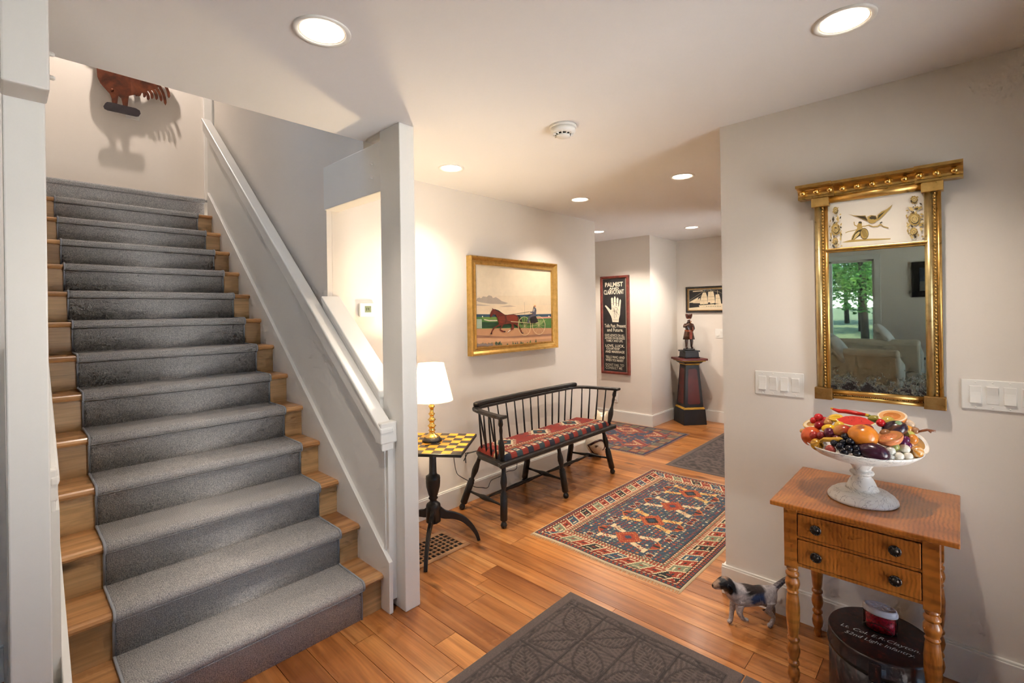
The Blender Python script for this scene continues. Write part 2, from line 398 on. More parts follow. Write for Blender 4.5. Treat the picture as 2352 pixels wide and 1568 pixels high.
# knee wall under the handrail, panel face and cap
kw = struct(sloped(XS-.018, XS+.085, 2.212, YB, -.6, .80, 'wall_knee_right', 'trim'))
struct(sloped(TXR+.020, XS-.001, Y0-.02, 5.05, -.12, .70, 'trim_1', 'trim', 0))
struct(sloped(XS-.026, XS+.095, 2.205, YB, .80, .835, 'trim_2', 'trim', .006))
struct(sloped(0.012, TXL-.02, 2.205, YB+.2, -.5, .60, 'wall_knee_left', 'trim', 0))
# vertical bead between panel and post
struct(MB().box(TXR+.012, TXR+.021, 2.122, 2.14, .30, .86).build('trim_3', M['trim'], bevel=.003))
# door casing on the landing
struct(MB().box(1.565, 1.66, YW-.022, YW, LAND, 4.9).box(1.66, 1.70, YW-.012, YW, LAND, 4.9).build('trim_4', M['trim'], bevel=.003))
struct(MB().box(XS+.0, XS+.14, 5.06, 5.075, LAND-.05, ZT).build('trim_5', M['trim'], bevel=.003))
# posts and beams
def post(name, label, x0, x1, y0, y1, beam, pegs):
    t = thing(name, label, 'post', ((x0+x1)/2, (y0+y1)/2, 0)); inv = Matrix.Translation((-(x0+x1)/2, -(y0+y1)/2, 0))
    def part(o): o.parent = t; o.matrix_parent_inverse = inv; return o
    part(MB().box(x0, x1, y0, y1, 0, H).build('post_shaft', M['trim'], bevel=.004))
    bm_ = part(MB().box(*beam).build('beam', M['trim'], bevel=.006))
    for (px, py, pz, d) in pegs:
        part(MB().lathe([(.007, 0), (.007, .012), (.004, .016)], 10, Matrix.Translation((px, py, pz)) @ Matrix.Rotation(d*PI/2, 4, 'Y')).build('peg', M['trim']))
    return t
post('newel_post', 'white square newel post standing right of staircase with header beam', XS, XS+.088, 2.03, 2.21, (XS+.003, XS+.1, 2.208, YB+.01, 2.128, 2.392), [(XS+.004, 2.285, 2.285, -1), (XS+.004, 2.285, 2.213, -1)])
post('newel_post', 'white square newel post at left edge with projecting beam end', .012, .102, 2.03, 2.2, (.008, .106, 1.9, 2.034, 2.14, H), [(.105, 1.96, 2.27, 1), (.105, 1.96, 2.20, 1)])
# handrails
def rail(name, label, x_out, x_in, yl, yh, parent_end):
    k = k_; s = 1 if x_in > x_out else -1
    t = thing(name, label, 'handrail', (x_out, yl, (yl-Y0)*k+RISE+.7)); inv = Matrix.Translation(tuple(-c for c in t.location))
    def part(o): o.parent = t; o.matrix_parent_inverse = inv; return o
    part(sloped(min(x_out+s*.006, x_in), max(x_out+s*.006, x_in), yl, yh, .655, .745, 'rail_body', 'trim', .005))
    part(MB().box(min(x_out, x_in+s*.02), max(x_out, x_in+s*.02), yl-.002, yl+.055, (yl-Y0)*k+RISE+.69, (yl-Y0)*k+RISE+.795).build('rail_return', M['trim'], bevel=.006))
    part(sloped(min(x_out-s*.004, x_in), max(x_out-s*.004, x_in), yl-.006, yh, .745, .772, 'rail_cap', 'trim', .007))
    return t
rail('stair_handrail', 'white painted handrail sloping up the right wall of staircase', 1.274, XS-.02, 2.085, 5.02, None)
rail('stair_handrail', 'short end of white handrail beside the left newel post', TXL-.026, .105, 2.15, 2.9, None)
# ------------------------------------------------------------------ recessed ceiling lights
def emit(name, c, s):
    t = NT(name); t.set(Roughness=.5); t.b.inputs['Emission Color'].default_value = c; t.b.inputs['Emission Strength'].default_value = s
    t.b.inputs['Base Color'].default_value = (.8, .8, .8, 1); return t.m
M['bulb'] = emit('lit_bulb_face', (1, .86, .68, 1), 14)
M['reflector'] = plain('reflector_cone', srgb(240, 228, 205), .25, var=.01)
WARM = (1, .88, .75)
def downlight(x, y, r, label, e, size=118, blend=.75, z=H, rad=.04):
    t = thing('recessed_downlight', label, 'ceiling light', (x, y, z), group='recessed downlights in the ceiling')
    MB().lathe([(r*.80, -.001), (r*.82, -.004), (r*.97, -.006), (r, -.002), (r, .0005)], 40, caps=False).build('trim_ring', M['plate'], t)
    MB().lathe([(r*.80, -.002), (r*.76, -.0005)], 40, caps=False).build('reflector', M['reflector'], t)
    MB().lathe([(r*.76, -.0006), (r*.5, -.0009), (.0001, -.001)], 40, caps=False).build('lamp_face', M['bulb'], t)
    lamp('downlight_lamp', 'SPOT', (0, 0, -.012), e, WARM, spot_size=R(size), spot_blend=blend, shadow_soft_size=rad, parent=t)
downlight(.752, 1.56, .093, 'large recessed downlight nearest the staircase', 60)
downlight(1.928, .273, .09, 'large recessed downlight above the gilt mirror wall', 60)
downlight(2.045, 2.443, .085, 'recessed downlight above the checkerboard side table', 44)
downlight(3.403, 2.369, .085, 'recessed downlight in front of the horse painting', 80, 118, .8)
downlight(3.351, 1.446, .085, 'recessed downlight above the large patterned rug', 64)
downlight(4.952, 3.187, .085, 'recessed downlight partly hidden by the bench wall corner', 110, 124, .5)
downlight(5.512, 2.273, .085, 'recessed downlight in front of the ship picture', 100, 124, .6)
# lamp on the upper floor that lights the wall at the head of the stairs
t = thing('upper_hall_downlight', 'recessed downlight over the upper landing', 'ceiling light', (.80, 5.52, ZT))
MB().lathe([(.07, -.001), (.09, -.006), (.093, .0005)], 32, caps=False).build('trim_ring', M['plate'], t)
lamp('upper_lamp', 'SPOT', (0, 0, -.012), 150, (1, .87, .77), spot_size=R(150), spot_blend=.8, shadow_soft_size=.03, parent=t)
# ------------------------------------------------------------------ stair runner and landing carpet
def carpet_mat():
    t = NT('grey_wool_carpet'); v = t.coord('World')
    n1 = t.noise(v, 260, 2, .6); n2 = t.noise(v, 9, 2)
    w1 = t.n('TexWave', wave_type='BANDS', bands_direction='X'); w1.inputs['Scale'].default_value = 45; w1.inputs['Distortion'].default_value = 3; w1.inputs['Detail'].default_value = 1; t.l(v, w1.inputs['Vector'])
    c = t.ramp(n1, [(.3, srgb(132, 131, 131)), (.5, srgb(184, 181, 178)), (.72, srgb(226, 221, 215))])
    c = t.mix(.25, c, t.ramp(n2, [(.3, (.8, .8, .8, 1)), (.7, (1, 1, 1, 1))]), 'MULTIPLY')
    c = t.mix(.25, c, t.ramp(w1.outputs[0], [(.2, (.6, .6, .6, 1)), (.6, (1, 1, 1, 1))]), 'MULTIPLY')
    t.col(c); t.set(Roughness=.95); t.bump(n1, .6, .003); return t.m
M['carpet'] = carpet_mat()
M['binding'] = plain('carpet_binding_tape', srgb(150, 153, 158), .8, var=.05)
RXL, RXR = .287, 1.192
def step_path(k, d, last=False):
    y = Y0+k*RUN; z = (k+1)*RISE; p = []
    p += [(y+.028-d, z-RISE+(d if k else .001)), (y+.027-d, z-.045), (y+.021-d, z-.036), (y+.002-d*.6, z-.033)]
    for i in range(7):
        a = PI*(1.28-.78*i/6*1.0); a = R(235-150*i/6+5)
        p.append((y+.016+math.cos(a)*(.017+d), z-.0155+math.sin(a)*(.0155+d)))
    if not last: p.append((y+RUN+.028-d-.012, z+d)); p.append((y+RUN+.028-d-.003, z+d+.003))
    return p
def carpet_strip(path, x0, x1):
    m = MB(); n = len(path)
    vs = [(x, a, b) for a, b in path for x in (x0, x1)]
    m.add(vs, [(2*i, 2*i+1, 2*i+3, 2*i+2) for i in range(n-1)], smooth=True)
    return m
d_ = .0085
path = []
for k in range(13): path += step_path(k, d_)
y = Y0+13*RUN+.028-d_; z = 13*RISE+d_
ro = carpet_strip(path, RXL, RXR).build('stair_runner', M['carpet'])
tag(ro, 'grey woven wool runner down the middle of oak stairs', 'stair runner')
sol = ro.modifiers.new('thick', 'SOLIDIFY'); sol.thickness = .007; sol.offset = -1
for xx in (RXL, RXR):
    MB().tube([(xx, a-.0005, b+.0005) for a, b in path], .0052, 6).build('binding', M['binding'], ro)
lp = step_path(13, d_, True)
lp[0] = (lp[0][0], 13*RISE+.001)
lm = carpet_strip(lp+[(Y0+13*RUN+.06, LAND+d_)], TXL, TXR)
lm.box(TXL, 1.36, Y0+13*RUN+.055, YW-.004, LAND-.005, LAND+d_)
lo = lm.build('landing_carpet', M['carpet']); tag(lo, 'grey carpet covering full width of the upper landing and top riser', 'carpet')

# ------------------------------------------------------------------ small wall and ceiling fixtures
def wallM(x, y, z, facing):
    c = {'-x': ((0, -1, 0), (0, 0, 1), (-1, 0, 0)), '-y': ((1, 0, 0), (0, 0, 1), (0, -1, 0)), '+x': ((0, 1, 0), (0, 0, 1), (1, 0, 0))}[facing]
    m = Matrix(c).transposed().to_4x4(); m.translation = (x, y, z); return m
def wthing(name, label, cat, x, y, z, facing, group=None):
    t = thing(name, label, cat, group=group); t.matrix_world = wallM(x, y, z, facing); return t
def switch_plate(label, x, y, z, facing, w, h, n, first, pitch, group='white rocker switch plates'):
    """origin at the top-left corner of the plate"""
    t = wthing('switch_plate', label, 'light switch', x, y, z, facing)
    MB().box(0, w, -h, 0, 0, .006).build('plate', M['plate'], t, bevel=.003)
    for i in range(n):
        cx = first+i*pitch
        f = MB().box(cx-.0175, cx+.0175, -h/2-.034, -h/2+.034, .004, .0075).build('switch_frame', M['plate'], t, bevel=.0015)
        a = .004 if i % 2 else -.004
        MB().prism([(-h/2-.031, .006), (-h/2-.031, .0095-a), (-h/2, .0085), (-h/2+.031, .0095+a), (-h/2+.031, .006)], .030, Matrix(((0, 0, 1, cx-.015), (1, 0, 0, 0), (0, 1, 0, 0), (0, 0, 0, 1)))).build('rocker', M['plate'], t)
        for s in (-.048, .048): MB().lathe([(.003, .005), (.003, .0072), (.001, .0078)], 8, Matrix.Translation((cx, -h/2+s, 0))).build('screw', M['plate'], t)
switch_plate('four-gang white switch plate left of the gilt mirror', XR, .757, 1.177, '-x', .214, .116, 4, .034, .0485)
switch_plate('wide white switch plate at right edge beside the mirror', XR, .002, 1.2, '-x', .27, .116, 5, .041, .047)
switch_plate('two-gang white switch plate below the ship picture', XQ, 2.359, 1.226, '-x', .118, .12, 2, .036, .046)
switch_plate('small white plate on stair wall below the metal bird', .885, YW, 3.56, '-y', .115, .075, 1, .0575, .046)
t = wthing('wall_outlet', 'white wall outlet below the palmist sign', 'outlet', XP, 3.435, .374, '-x')
MB().box(0, .076, -.122, 0, 0, .006).build('plate', M['plate'], t, bevel=.003)
for s in (-.036, -.086):
    s_ = MB().lathe([(.016, .005), (.016, .0078), (.0145, .0085)], 16, Matrix.Translation((.038, s, 0))).build('socket', M['plate'], t)
    MB().box(.031, .033, s-.005, s+.005, .0082, .0088).box(.043, .045, s-.005, s+.005, .0082, .0088).build('slot', M['dark'], s_)
t = wthing('thermostat', 'white thermostat with grey screen on wall behind staircase opening', 'thermostat', 1.585, YB, 1.557, '-y')
MB().box(0, .118, -.088, 0, 0, .026).build('housing', M['plate'], t, bevel=.010, seg=4)
M['lcd'] = plain('lcd_screen', srgb(120, 132, 108), .25, var=.03)
sc_ = MB().box(.036, .082, -.060, -.018, .0255, .0275).build('screen', M['lcd'], t, bevel=.001)
MB().box(.046, .050, -.048, -.030, .0276, .0279).box(.054, .066, -.034, -.031, .0276, .0279).box(.063, .066, -.048, -.031, .0276, .0279).box(.054, .066, -.041, -.038, .0276, .0279).build('digits', M['dark'], sc_)
for bx, by in ((.096, -.028), (.096, -.046), (.046, -.073), (.072, -.073)): MB().box(bx-.006, bx+.006, by-.004, by+.004, .0255, .029).build('button', M['plate'], t, bevel=.002)
t = thing('smoke_detector', 'round white smoke detector on the ceiling', 'smoke detector', (1.995, 1.487, H))
MB().lathe([(.071, 0), (.071, -.008), (.069, -.012), (.060, -.013)], 40).build('base_plate', M['plate'], t)
MB().lathe([(.064, -.012), (.064, -.028), (.058, -.038), (.052, -.041)], 40).build('housing', M['plate'], t)
MB().lathe([(.0405, -.040), (.040, -.047)], 40).build('vent_ring', M['dark'], t)
MB().lathe([(.036, -.044), (.036, -.052), (.030, -.056), (.0001, -.057)], 40).build('cap', M['plate'], t)
for i in range(12): MB().box(.036, .054, -.0025, .0025, -.048, -.040, Matrix.Rotation(i*PI/6, 4, 'Z')).build('fin', M['plate'], t)
# wooden floor register
t = thing('floor_register', 'square-grid wooden floor register under the checkerboard table', 'floor vent', (1.83, 2.456, 0))
M['vent'] = oak('register_wood', 'x', srgb(150, 104, 66), srgb(178, 130, 88), srgb(196, 150, 108), .45)
fx, fy, fb, zt = .225, .144, .034, .007
fr = MB()
for a in ((-fx, fx, -fy, -fy+fb), (-fx, fx, fy-fb, fy), (-fx, -fx+fb, -fy+fb, fy-fb), (fx-fb, fx, -fy+fb, fy-fb)): fr.box(*a, .0005, zt)
fr.build('frame', M['vent'], t, bevel=.002)
MB().box(-fx+.01, fx-.01, -fy+.01, fy-.01, .0003, .0012).build('duct_shade_plate', M['dark'], t)  # dark plate in place of the shade down the duct
nx, ny = 11, 6; ix, iy = fx-fb, fy-fb
for i in range(1, nx): xx = -ix+2*ix*i/nx; MB().box(xx-.0055, xx+.0055, -iy, iy, .0012, zt-.001).build('slat', M['vent'], t)
for j in range(1, ny): yy = -iy+2*iy*j/ny; MB().box(-ix, ix, yy-.0055, yy+.0055, .0012, zt-.0015).build('slat', M['vent'], t)
# ------------------------------------------------------------------ pictures, sign and mirror
def gilt_mat(name, c=(200, 158, 88), dark=(112, 80, 40), rough=.32):
    t = NT(name); v = t.coord('Object'); n = t.noise(v, 28, 4, .65)
    t.col(t.ramp(n, [(.24, srgb(*dark)), (.36, srgb(*c)), (.8, srgb(min(255, c[0]+24), min(255, c[1]+26), c[2]+24))]))
    t.set(Metallic=.85, Roughness=rough); t.bump(t.noise(v, 130, 2), .25, .001); return t.m
M['gilt'] = gilt_mat('old_gilding'); M['gilt3'] = gilt_mat('pale_worn_gilding', (206, 184, 130), (130, 100, 62), .35); M['gilt2'] = gilt_mat('worn_gilding', (150, 112, 62), (70, 48, 28), .45)
def frame_mesh(w, h, prof, hole=True):
    """mitred frame; prof = [(inset, height)] from the outer back edge inwards; origin bottom-left"""
    m = MB(); vs = []
    for d, z in prof: vs += [(d, d, z), (w-d, d, z), (w-d, h-d, z), (d, h-d, z)]
    fs = []
    for i in range(len(prof)-1):
        for j in range(4): a = i*4+j; b = i*4+(j+1) % 4; fs.append((a, b, b+4, a+4))
    return m.add(vs, fs)
def homog(src):
    A = []; b = []
    for (x, y), (u, v) in zip(src, ((0, 1), (1, 1), (1, 0), (0, 0))):
        A += [[x, y, 1, 0, 0, 0, -u*x, -u*y], [0, 0, 0, x, y, 1, -v*x, -v*y]]; b += [u, v]
    h = np.linalg.solve(np.array(A, float), np.array(b, float))
    return lambda x, y: ((h[0]*x+h[1]*y+h[2])/(h[6]*x+h[7]*y+1), (h[3]*x+h[4]*y+h[5])/(h[6]*x+h[7]*y+1))
class Canvas:
    """flat painted shapes stacked a fraction of a millimetre apart"""
    def __init__(s, x0, y0, w, h, z, f): s.m = MB(); s.x0, s.y0, s.w, s.h, s.z, s.f = x0, y0, w, h, z, f; s.k = 0
    def pt(s, p): u, v = s.f(*p) if s.f else p; return (s.x0+u*s.w, s.y0+v*s.h, s.z+s.k*.00006)
    def shape(s, pts, c):
        s.k += 1; P_ = [s.pt(p) for p in pts]
        bm_ = bmesh.new(); vs = [bm_.verts.new(p) for p in P_]; f = bm_.faces.new(vs); f.normal_update()
        if f.normal.z < 0: f.normal_flip()
        bmesh.ops.triangulate(bm_, faces=[f]); bm_.verts.index_update()
        s.m.add([v.co.copy() for v in bm_.verts], [[v.index for v in q.verts] for q in bm_.faces], col=srgb(*c)); bm_.free()
    def rect(s, x0, y0, x1, y1, c): s.shape([(x0, y0), (x1, y0), (x1, y1), (x0, y1)], c)
    def line(s, pts, wd, c):
        for a, b in zip(pts[:-1], pts[1:]):
            d = Vector((b[0]-a[0], b[1]-a[1])); L = d.length or 1; n = Vector((-d.y, d.x))/L*wd/2
            s.shape([(a[0]+n.x, a[1]+n.y), (b[0]+n.x, b[1]+n.y), (b[0]-n.x, b[1]-n.y), (a[0]-n.x, a[1]-n.y)], c)
    def oval(s, cx, cy, rx, ry, c, n=18): s.shape([(cx+rx*math.cos(2*PI*i/n), cy+ry*math.sin(2*PI*i/n)) for i in range(n)], c)
    def ring(s, cx, cy, rx, ry, wd, c, n=28): s.line([(cx+rx*math.cos(2*PI*i/n), cy+ry*math.sin(2*PI*i/n)) for i in range(n+1)], wd, c)
    def build(s, name, parent, mat='painted'): return s.m.build(name, M[mat], parent)

# horse painting
w, h = 1.10, .795
t = wthing('horse_painting', 'gilt framed painting of a brown trotting horse above the black bench', 'painting', 2.525, YB, 1.142, '-y')
frame_mesh(w, h, [(0, 0), (0, .05), (.004, .058), (.012, .058), (.018, .046), (.034, .034), (.05, .034), (.056, .042), (.064, .040), (.068, .026), (.068, .01)]).build('frame', M['gilt'], t)
c = Canvas(.066, .066, w-.132, h-.132, .026, homog([(243, 262), (1175, 325), (1160, 1212), (232, 1305)]))
c.shape([(243, 262), (1175, 325), (1160, 1212), (232, 1305)], (222, 206, 180))
for i, (y0, y1, cc) in enumerate(((640, 760, (218, 200, 172)), (760, 830, (224, 203, 172)), (830, 905, (228, 205, 172)))): c.shape([(238, y0+20), (1170, y0), (1167, y1+10), (236, y1+20)], cc)
c.shape([(250, 720), (262, 690), (290, 680), (310, 690), (335, 665), (380, 672), (405, 650), (440, 660), (455, 685), (490, 672), (520, 690), (560, 720), (640, 745), (600, 758), (420, 756), (330, 745), (280, 735)], (170, 155, 140))
c.shape([(255, 760), (330, 768), (430, 782), (330, 786), (250, 785)], (185, 168, 150)); c.shape([(530, 792), (620, 775), (665, 772), (740, 785), (620, 795)], (188, 168, 148))
c.shape([(236, 890), (420, 888), (700, 895), (950, 880), (1167, 872), (1166, 912), (900, 912), (236, 925)], (48, 74, 96))
c.shape([(236, 925), (700, 915), (1166, 908), (1164, 1060), (700, 1060), (234, 1075)], (78, 118, 56))
c.shape([(310, 925), (500, 922), (500, 950), (330, 955)], (110, 140, 66)); c.shape([(310, 985), (760, 985), (760, 1050), (310, 1062)], (30, 66, 40)); c.shape([(900, 960), (1100, 950), (1040, 1010), (900, 1040)], (120, 150, 84))
c.line([(340, 955), (400, 968), (500, 965)], 14, (205, 190, 165)); c.line([(980, 925), (1166, 915)], 20, (214, 150, 130))
c.rect(236, 952, 310, 1066, (186, 200, 176))
for i in range(9): c.line([(240+i*8, 955), (240+i*8, 1064)], 3, (120, 140, 116))
c.oval(320, 918, 7, 9, (225, 215, 195)); c.oval(1135, 903, 9, 9, (235, 220, 200))
c.shape([(234, 1072), (700, 1058), (1164, 1050), (1160, 1212), (232, 1305)], (188, 138, 100))
c.shape([(234, 1150), (420, 1158), (600, 1165), (1162, 1120), (1162, 1145), (700, 1180), (234, 1185)], (150, 108, 84)); c.shape([(234, 1190), (700, 1190), (1162, 1155), (1160, 1180), (233, 1260)], (206, 158, 118))
rr = random.Random(5)
for i in range(46):
    x = rr.choice((rr.uniform(236, 420), rr.uniform(470, 540), rr.uniform(610, 970))); yb = 1290-(x-236)*.09+rr.uniform(-8, 6) if x < 560 else 1268-(x-610)*.10+rr.uniform(-6, 4); hh = rr.uniform(14, 46)
    c.shape([(x-9, yb), (x+rr.uniform(-8, 8), yb-hh), (x+9, yb)], rr.choice(((58, 84, 54), (84, 112, 62), (96, 92, 84), (40, 70, 50))))
for i in range(8): c.oval(250+i*24, 1272+rr.uniform(-8, 8), 20, 14, (138, 122, 116))
brn = (104, 38, 24)
c.shape([(408, 912), (412, 880), (425, 850), (438, 832), (440, 808), (452, 822), (480, 825), (520, 845), (560, 870), (590, 890), (640, 892), (690, 882), (725, 890), (745, 905), (755, 930), (752, 965), (745, 1000), (762, 1030), (780, 1060), (795, 1100), (812, 1120), (800, 1130), (785, 1110), (768, 1075), (745, 1040), (715, 1015), (690, 1005), (700, 1040), (695, 1070), (670, 1080), (655, 1085), (625, 1118), (612, 1112), (635, 1085), (665, 1055), (670, 1020), (660, 1000), (620, 1005), (575, 1012), (555, 1040), (535, 1075), (560, 1090), (592, 1100), (585, 1112), (555, 1108), (525, 1090), (525, 1065), (545, 1025), (500, 1040), (460, 1065), (435, 1100), (428, 1130), (408, 1138), (415, 1115), (440, 1060), (470, 1040), (515, 1010), (505, 980), (500, 940), (485, 910), (470, 885), (450, 890), (430, 915), (418, 925)], brn)
c.shape([(600, 895), (690, 890), (735, 915), (740, 960), (700, 990), (640, 975), (610, 940)], (128, 50, 30)); c.shape([(515, 905), (580, 900), (590, 960), (560, 1000), (520, 985)], (122, 46, 28))
c.shape([(745, 897), (770, 900), (790, 940), (800, 985), (820, 1022), (800, 1012), (780, 970), (762, 930)], (28, 20, 20)); c.shape([(462, 818), (520, 840), (575, 882), (545, 868), (490, 842)], (28, 20, 20))
c.shape([(628, 1110), (612, 1116), (640, 1080), (664, 1074)], (225, 210, 190))
for a, b in (((412, 1124), (425, 1138)), ((572, 1092), (592, 1112)), ((786, 1105), (812, 1126))): c.oval((a[0]+b[0])/2, (a[1]+b[1])/2, 11, 8, (36, 24, 24))
for q in ([(500, 912), (700, 882), (895, 848)], [(510, 965), (640, 972), (900, 990)], [(835, 905), (838, 975), (985, 990)]): c.line(q, 5, (60, 36, 24))
c.line([(660, 975), (905, 992), (1000, 985)], 6, (226, 206, 160)); c.line([(835, 730), (835, 980)], 2, (120, 100, 84)); c.line([(600, 900), (605, 960), (590, 1000)], 5, (36, 24, 22))
c.ring(825, 1030, 76, 116, 5, (226, 204, 160)); c.ring(998, 1018, 78, 114, 5, (226, 204, 160))
for cx, cy in ((825, 1030), (998, 1018)):
    for i in range(6): a = PI*i/6; c.line([(cx-74*math.cos(a), cy-112*math.sin(a)), (cx+74*math.cos(a), cy+112*math.sin(a))], 2, (206, 184, 140))
c.shape([(905, 905), (965, 903), (992, 975), (950, 992), (898, 990)], (34, 28, 30))
c.shape([(940, 812), (950, 792), (966, 802), (974, 832), (968, 872), (960, 902), (925, 908), (895, 925), (882, 962), (885, 990), (858, 986), (866, 940), (885, 898), (926, 880), (932, 862), (900, 864), (894, 846), (928, 850)], (84, 82, 96))
c.shape([(944, 812), (952, 808), (944, 850), (936, 846)], (220, 210, 196)); c.oval(958, 777, 11, 14, (206, 140, 106)); c.shape([(944, 770), (948, 748), (970, 752), (972, 768)], (226, 196, 150))
c.build('canvas', t)

# palmist sign
def text_mesh(m, s, cx, cy, wd, ht, z, col, shear=0, bold=0, M_=None):
    cu = bpy.data.curves.new('t', 'FONT'); cu.body = s; cu.size = 1; cu.shear = shear; cu.offset = bold; cu.resolution_u = 3
    o = bpy.data.objects.new('t', cu); COL.objects.link(o)
    dg = bpy.context.evaluated_depsgraph_get(); dg.update(); me = bpy.data.meshes.new_from_object(o.evaluated_get(dg))
    co = np.array([v.co[:] for v in me.vertices]); lo = co.min(0); hi = co.max(0)
    vs = [((p[0]-lo[0])/(hi[0]-lo[0])*wd+cx-wd/2, (p[1]-lo[1])/(hi[1]-lo[1])*ht+cy-ht/2, z) for p in co]
    if M_: vs = [M_ @ Vector(v) for v in vs]
    m.add(vs, [list(p.vertices) for p in me.polygons], col=srgb(*col))
    bpy.data.objects.remove(o); bpy.data.curves.remove(cu); bpy.data.meshes.remove(me)
w, h = .43, 1.315
t = wthing('palmist_sign', 'tall black fortune-teller sign with white open hand and lettering', 'sign', XP, 3.60, .634, '-x')
M['redframe'] = plain('red_brown_frame_paint', srgb(112, 48, 38), .45, var=.3, vscale=20)
frame_mesh(w, h, [(0, 0), (0, .034), (.006, .04), (.026, .04), (.034, .03), (.034, .012)]).build('frame', M['redframe'], t)
M['signblack'] = plain('faded_black_sign_paint', srgb(40, 37, 37), .6, var=.3, vscale=12)
MB().box(.03, w-.03, .03, h-.03, .004, .02).build('panel', M['signblack'], t)
c = Canvas(.0, .0, w, h, .0205, homog([(145, 262), (385, 250), (385, 1070), (150, 1058)]))
cream = (232, 222, 200)
c.line([(162, 284), (358, 270), (359, 1050), (167, 1042), (162, 284)], 4, (168, 158, 142))
c.shape([(243, 640), (240, 615), (232, 590), (215, 560), (198, 530), (180, 508), (188, 499), (205, 515), (228, 540), (238, 535), (235, 490), (234, 445), (243, 434), (251, 445), (253, 500), (257, 503), (258, 440), (266, 423), (274, 440), (276, 505), (280, 507), (281, 450), (290, 434), (297, 450), (295, 510), (299, 512), (305, 462), (312, 449), (318, 462), (311, 540), (308, 580), (298, 615), (296, 641)], cream)
for q in ([(245, 520), (262, 540), (270, 580)], [(262, 515), (285, 520), (292, 545)], [(245, 555), (275, 545), (295, 580)], [(248, 540), (285, 565)], [(250, 622), (290, 622)], [(262, 525), (258, 590), (265, 610)], [(236, 488), (250, 488)], [(259, 480), (275, 480)], [(281, 485), (295, 485)], [(284, 530), (276, 600)]): c.line(q, 2.4, (96, 84, 74))
f = c.f
for s, x0, x1, y0, y1, bo in (('PALMIST', 184, 336, 308, 347, .03), ('AND', 216, 300, 352, 370, .03), ('CLAIRVOYANT', 174, 343, 371, 410, .02), ('Tells Past, Present', 177, 355, 656, 690, .015), ('and Future.', 198, 333, 690, 719, .015), ('GIVES ADVICE ON ALL', 178, 344, 739, 760, .01), ('AFFAIRS ON BUSINESS', 178, 346, 763, 782, .01), ('FAMILY AND LIFE.', 192, 330, 785, 804, .01), ('LOVE, LUCK,', 184, 342, 824, 850, .02), ('COURTSHIP', 190, 304, 850, 867, .02), ('AND MARRIAGE', 182, 342, 873, 894, .02), ('TELLS WHO AND', 184, 342, 917, 938, .01), ('WHEN YOU MARRY', 184, 334, 942, 963, .01), ('DONT FAIL TO', 184, 336, 980, 1001, .01), ('CONSULT ME', 184, 322, 1004, 1026, .01)):
    a = f(x0, (y0+y1)/2); b = f(x1, (y0+y1)/2); e = f((x0+x1)/2, y0); g = f((x0+x1)/2, y1); c.k += 1
    text_mesh(c.m, s, (a[0]+b[0])/2*w, (e[1]+g[1])/2*h, (b[0]-a[0])*w, (e[1]-g[1])*h, .0212, cream if y0 < 960 else (190, 182, 164), bold=bo)
c.build('lettering', t)

# ship picture
w, h = .535, .347
t = wthing('ship_picture', 'small black framed picture of a white sailing ship', 'picture', XQ, 2.742, 1.443, '-x')
frame_mesh(w, h, [(0, 0), (0, .024), (.004, .028), (.022, .026), (.026, .018)]).build('frame', M['black'], t)
frame_mesh(w-.05, h-.05, [(0, .0), (0, .022), (.008, .022), (.010, .014)]).build('gilt_slip', M['gilt2'], t, loc=(.025, .025, 0))
c = Canvas(.032, .032, w-.064, h-.064, .014, homog([(862, 375), (1150, 362), (1148, 545), (866, 548)]))
ivory = (226, 208, 176)
c.shape([(862, 375), (1150, 362), (1148, 545), (866, 548)], (34, 31, 32))
c.line([(868, 380), (1143, 368), (1142, 540), (871, 543), (868, 380)], 4, (196, 176, 140))
c.shape([(866, 530), (940, 522), (1148, 520), (1148, 545), (866, 548)], ivory)
c.shape([(948, 508), (1146, 492), (1144, 528), (960, 540)], ivory); c.shape([(868, 486), (945, 440), (930, 486)], ivory); c.shape([(900, 490), (958, 446), (962, 490)], (210, 190, 158))
for q in ([(980, 402), (1004, 400), (1016, 440), (1018, 496), (956, 500), (966, 440)], [(1024, 394), (1064, 390), (1074, 436), (1078, 490), (1018, 494), (1020, 440)], [(1082, 418), (1110, 414), (1120, 450), (1126, 495), (1080, 492)]): c.shape(q, ivory)
for q in ([(968, 440), (1018, 438)], [(964, 470), (1018, 468)], [(1022, 436), (1074, 434)], [(1020, 464), (1076, 462)], [(1084, 450), (1120, 448)]): c.line(q, 2.5, (150, 128, 96))
for q in ([(990, 378), (988, 520)], [(1044, 372), (1046, 520)], [(1098, 382), (1100, 515)]): c.line(q, 3, (206, 188, 150))
for q in ([(870, 470), (985, 390)], [(870, 480), (980, 420)], [(990, 392), (1044, 378)], [(1046, 382), (1098, 392)], [(1100, 390), (1140, 410)]): c.line(q, 1.6, (190, 172, 140))
c.oval(1030, 490, 9, 8, (34, 31, 32)); c.oval(1075, 495, 10, 7, (34, 31, 32)); c.shape([(990, 378), (1002, 376), (1002, 386), (990, 388)], (70, 90, 110)); c.shape([(1044, 372), (1056, 370), (1056, 380), (1044, 382)], (70, 90, 110))
c.line([(900, 392), (980, 386)], 7, ivory)
for i in range(9): c.oval(1010+i*14, 516, 3, 3, (50, 44, 42))
c.build('print', t)

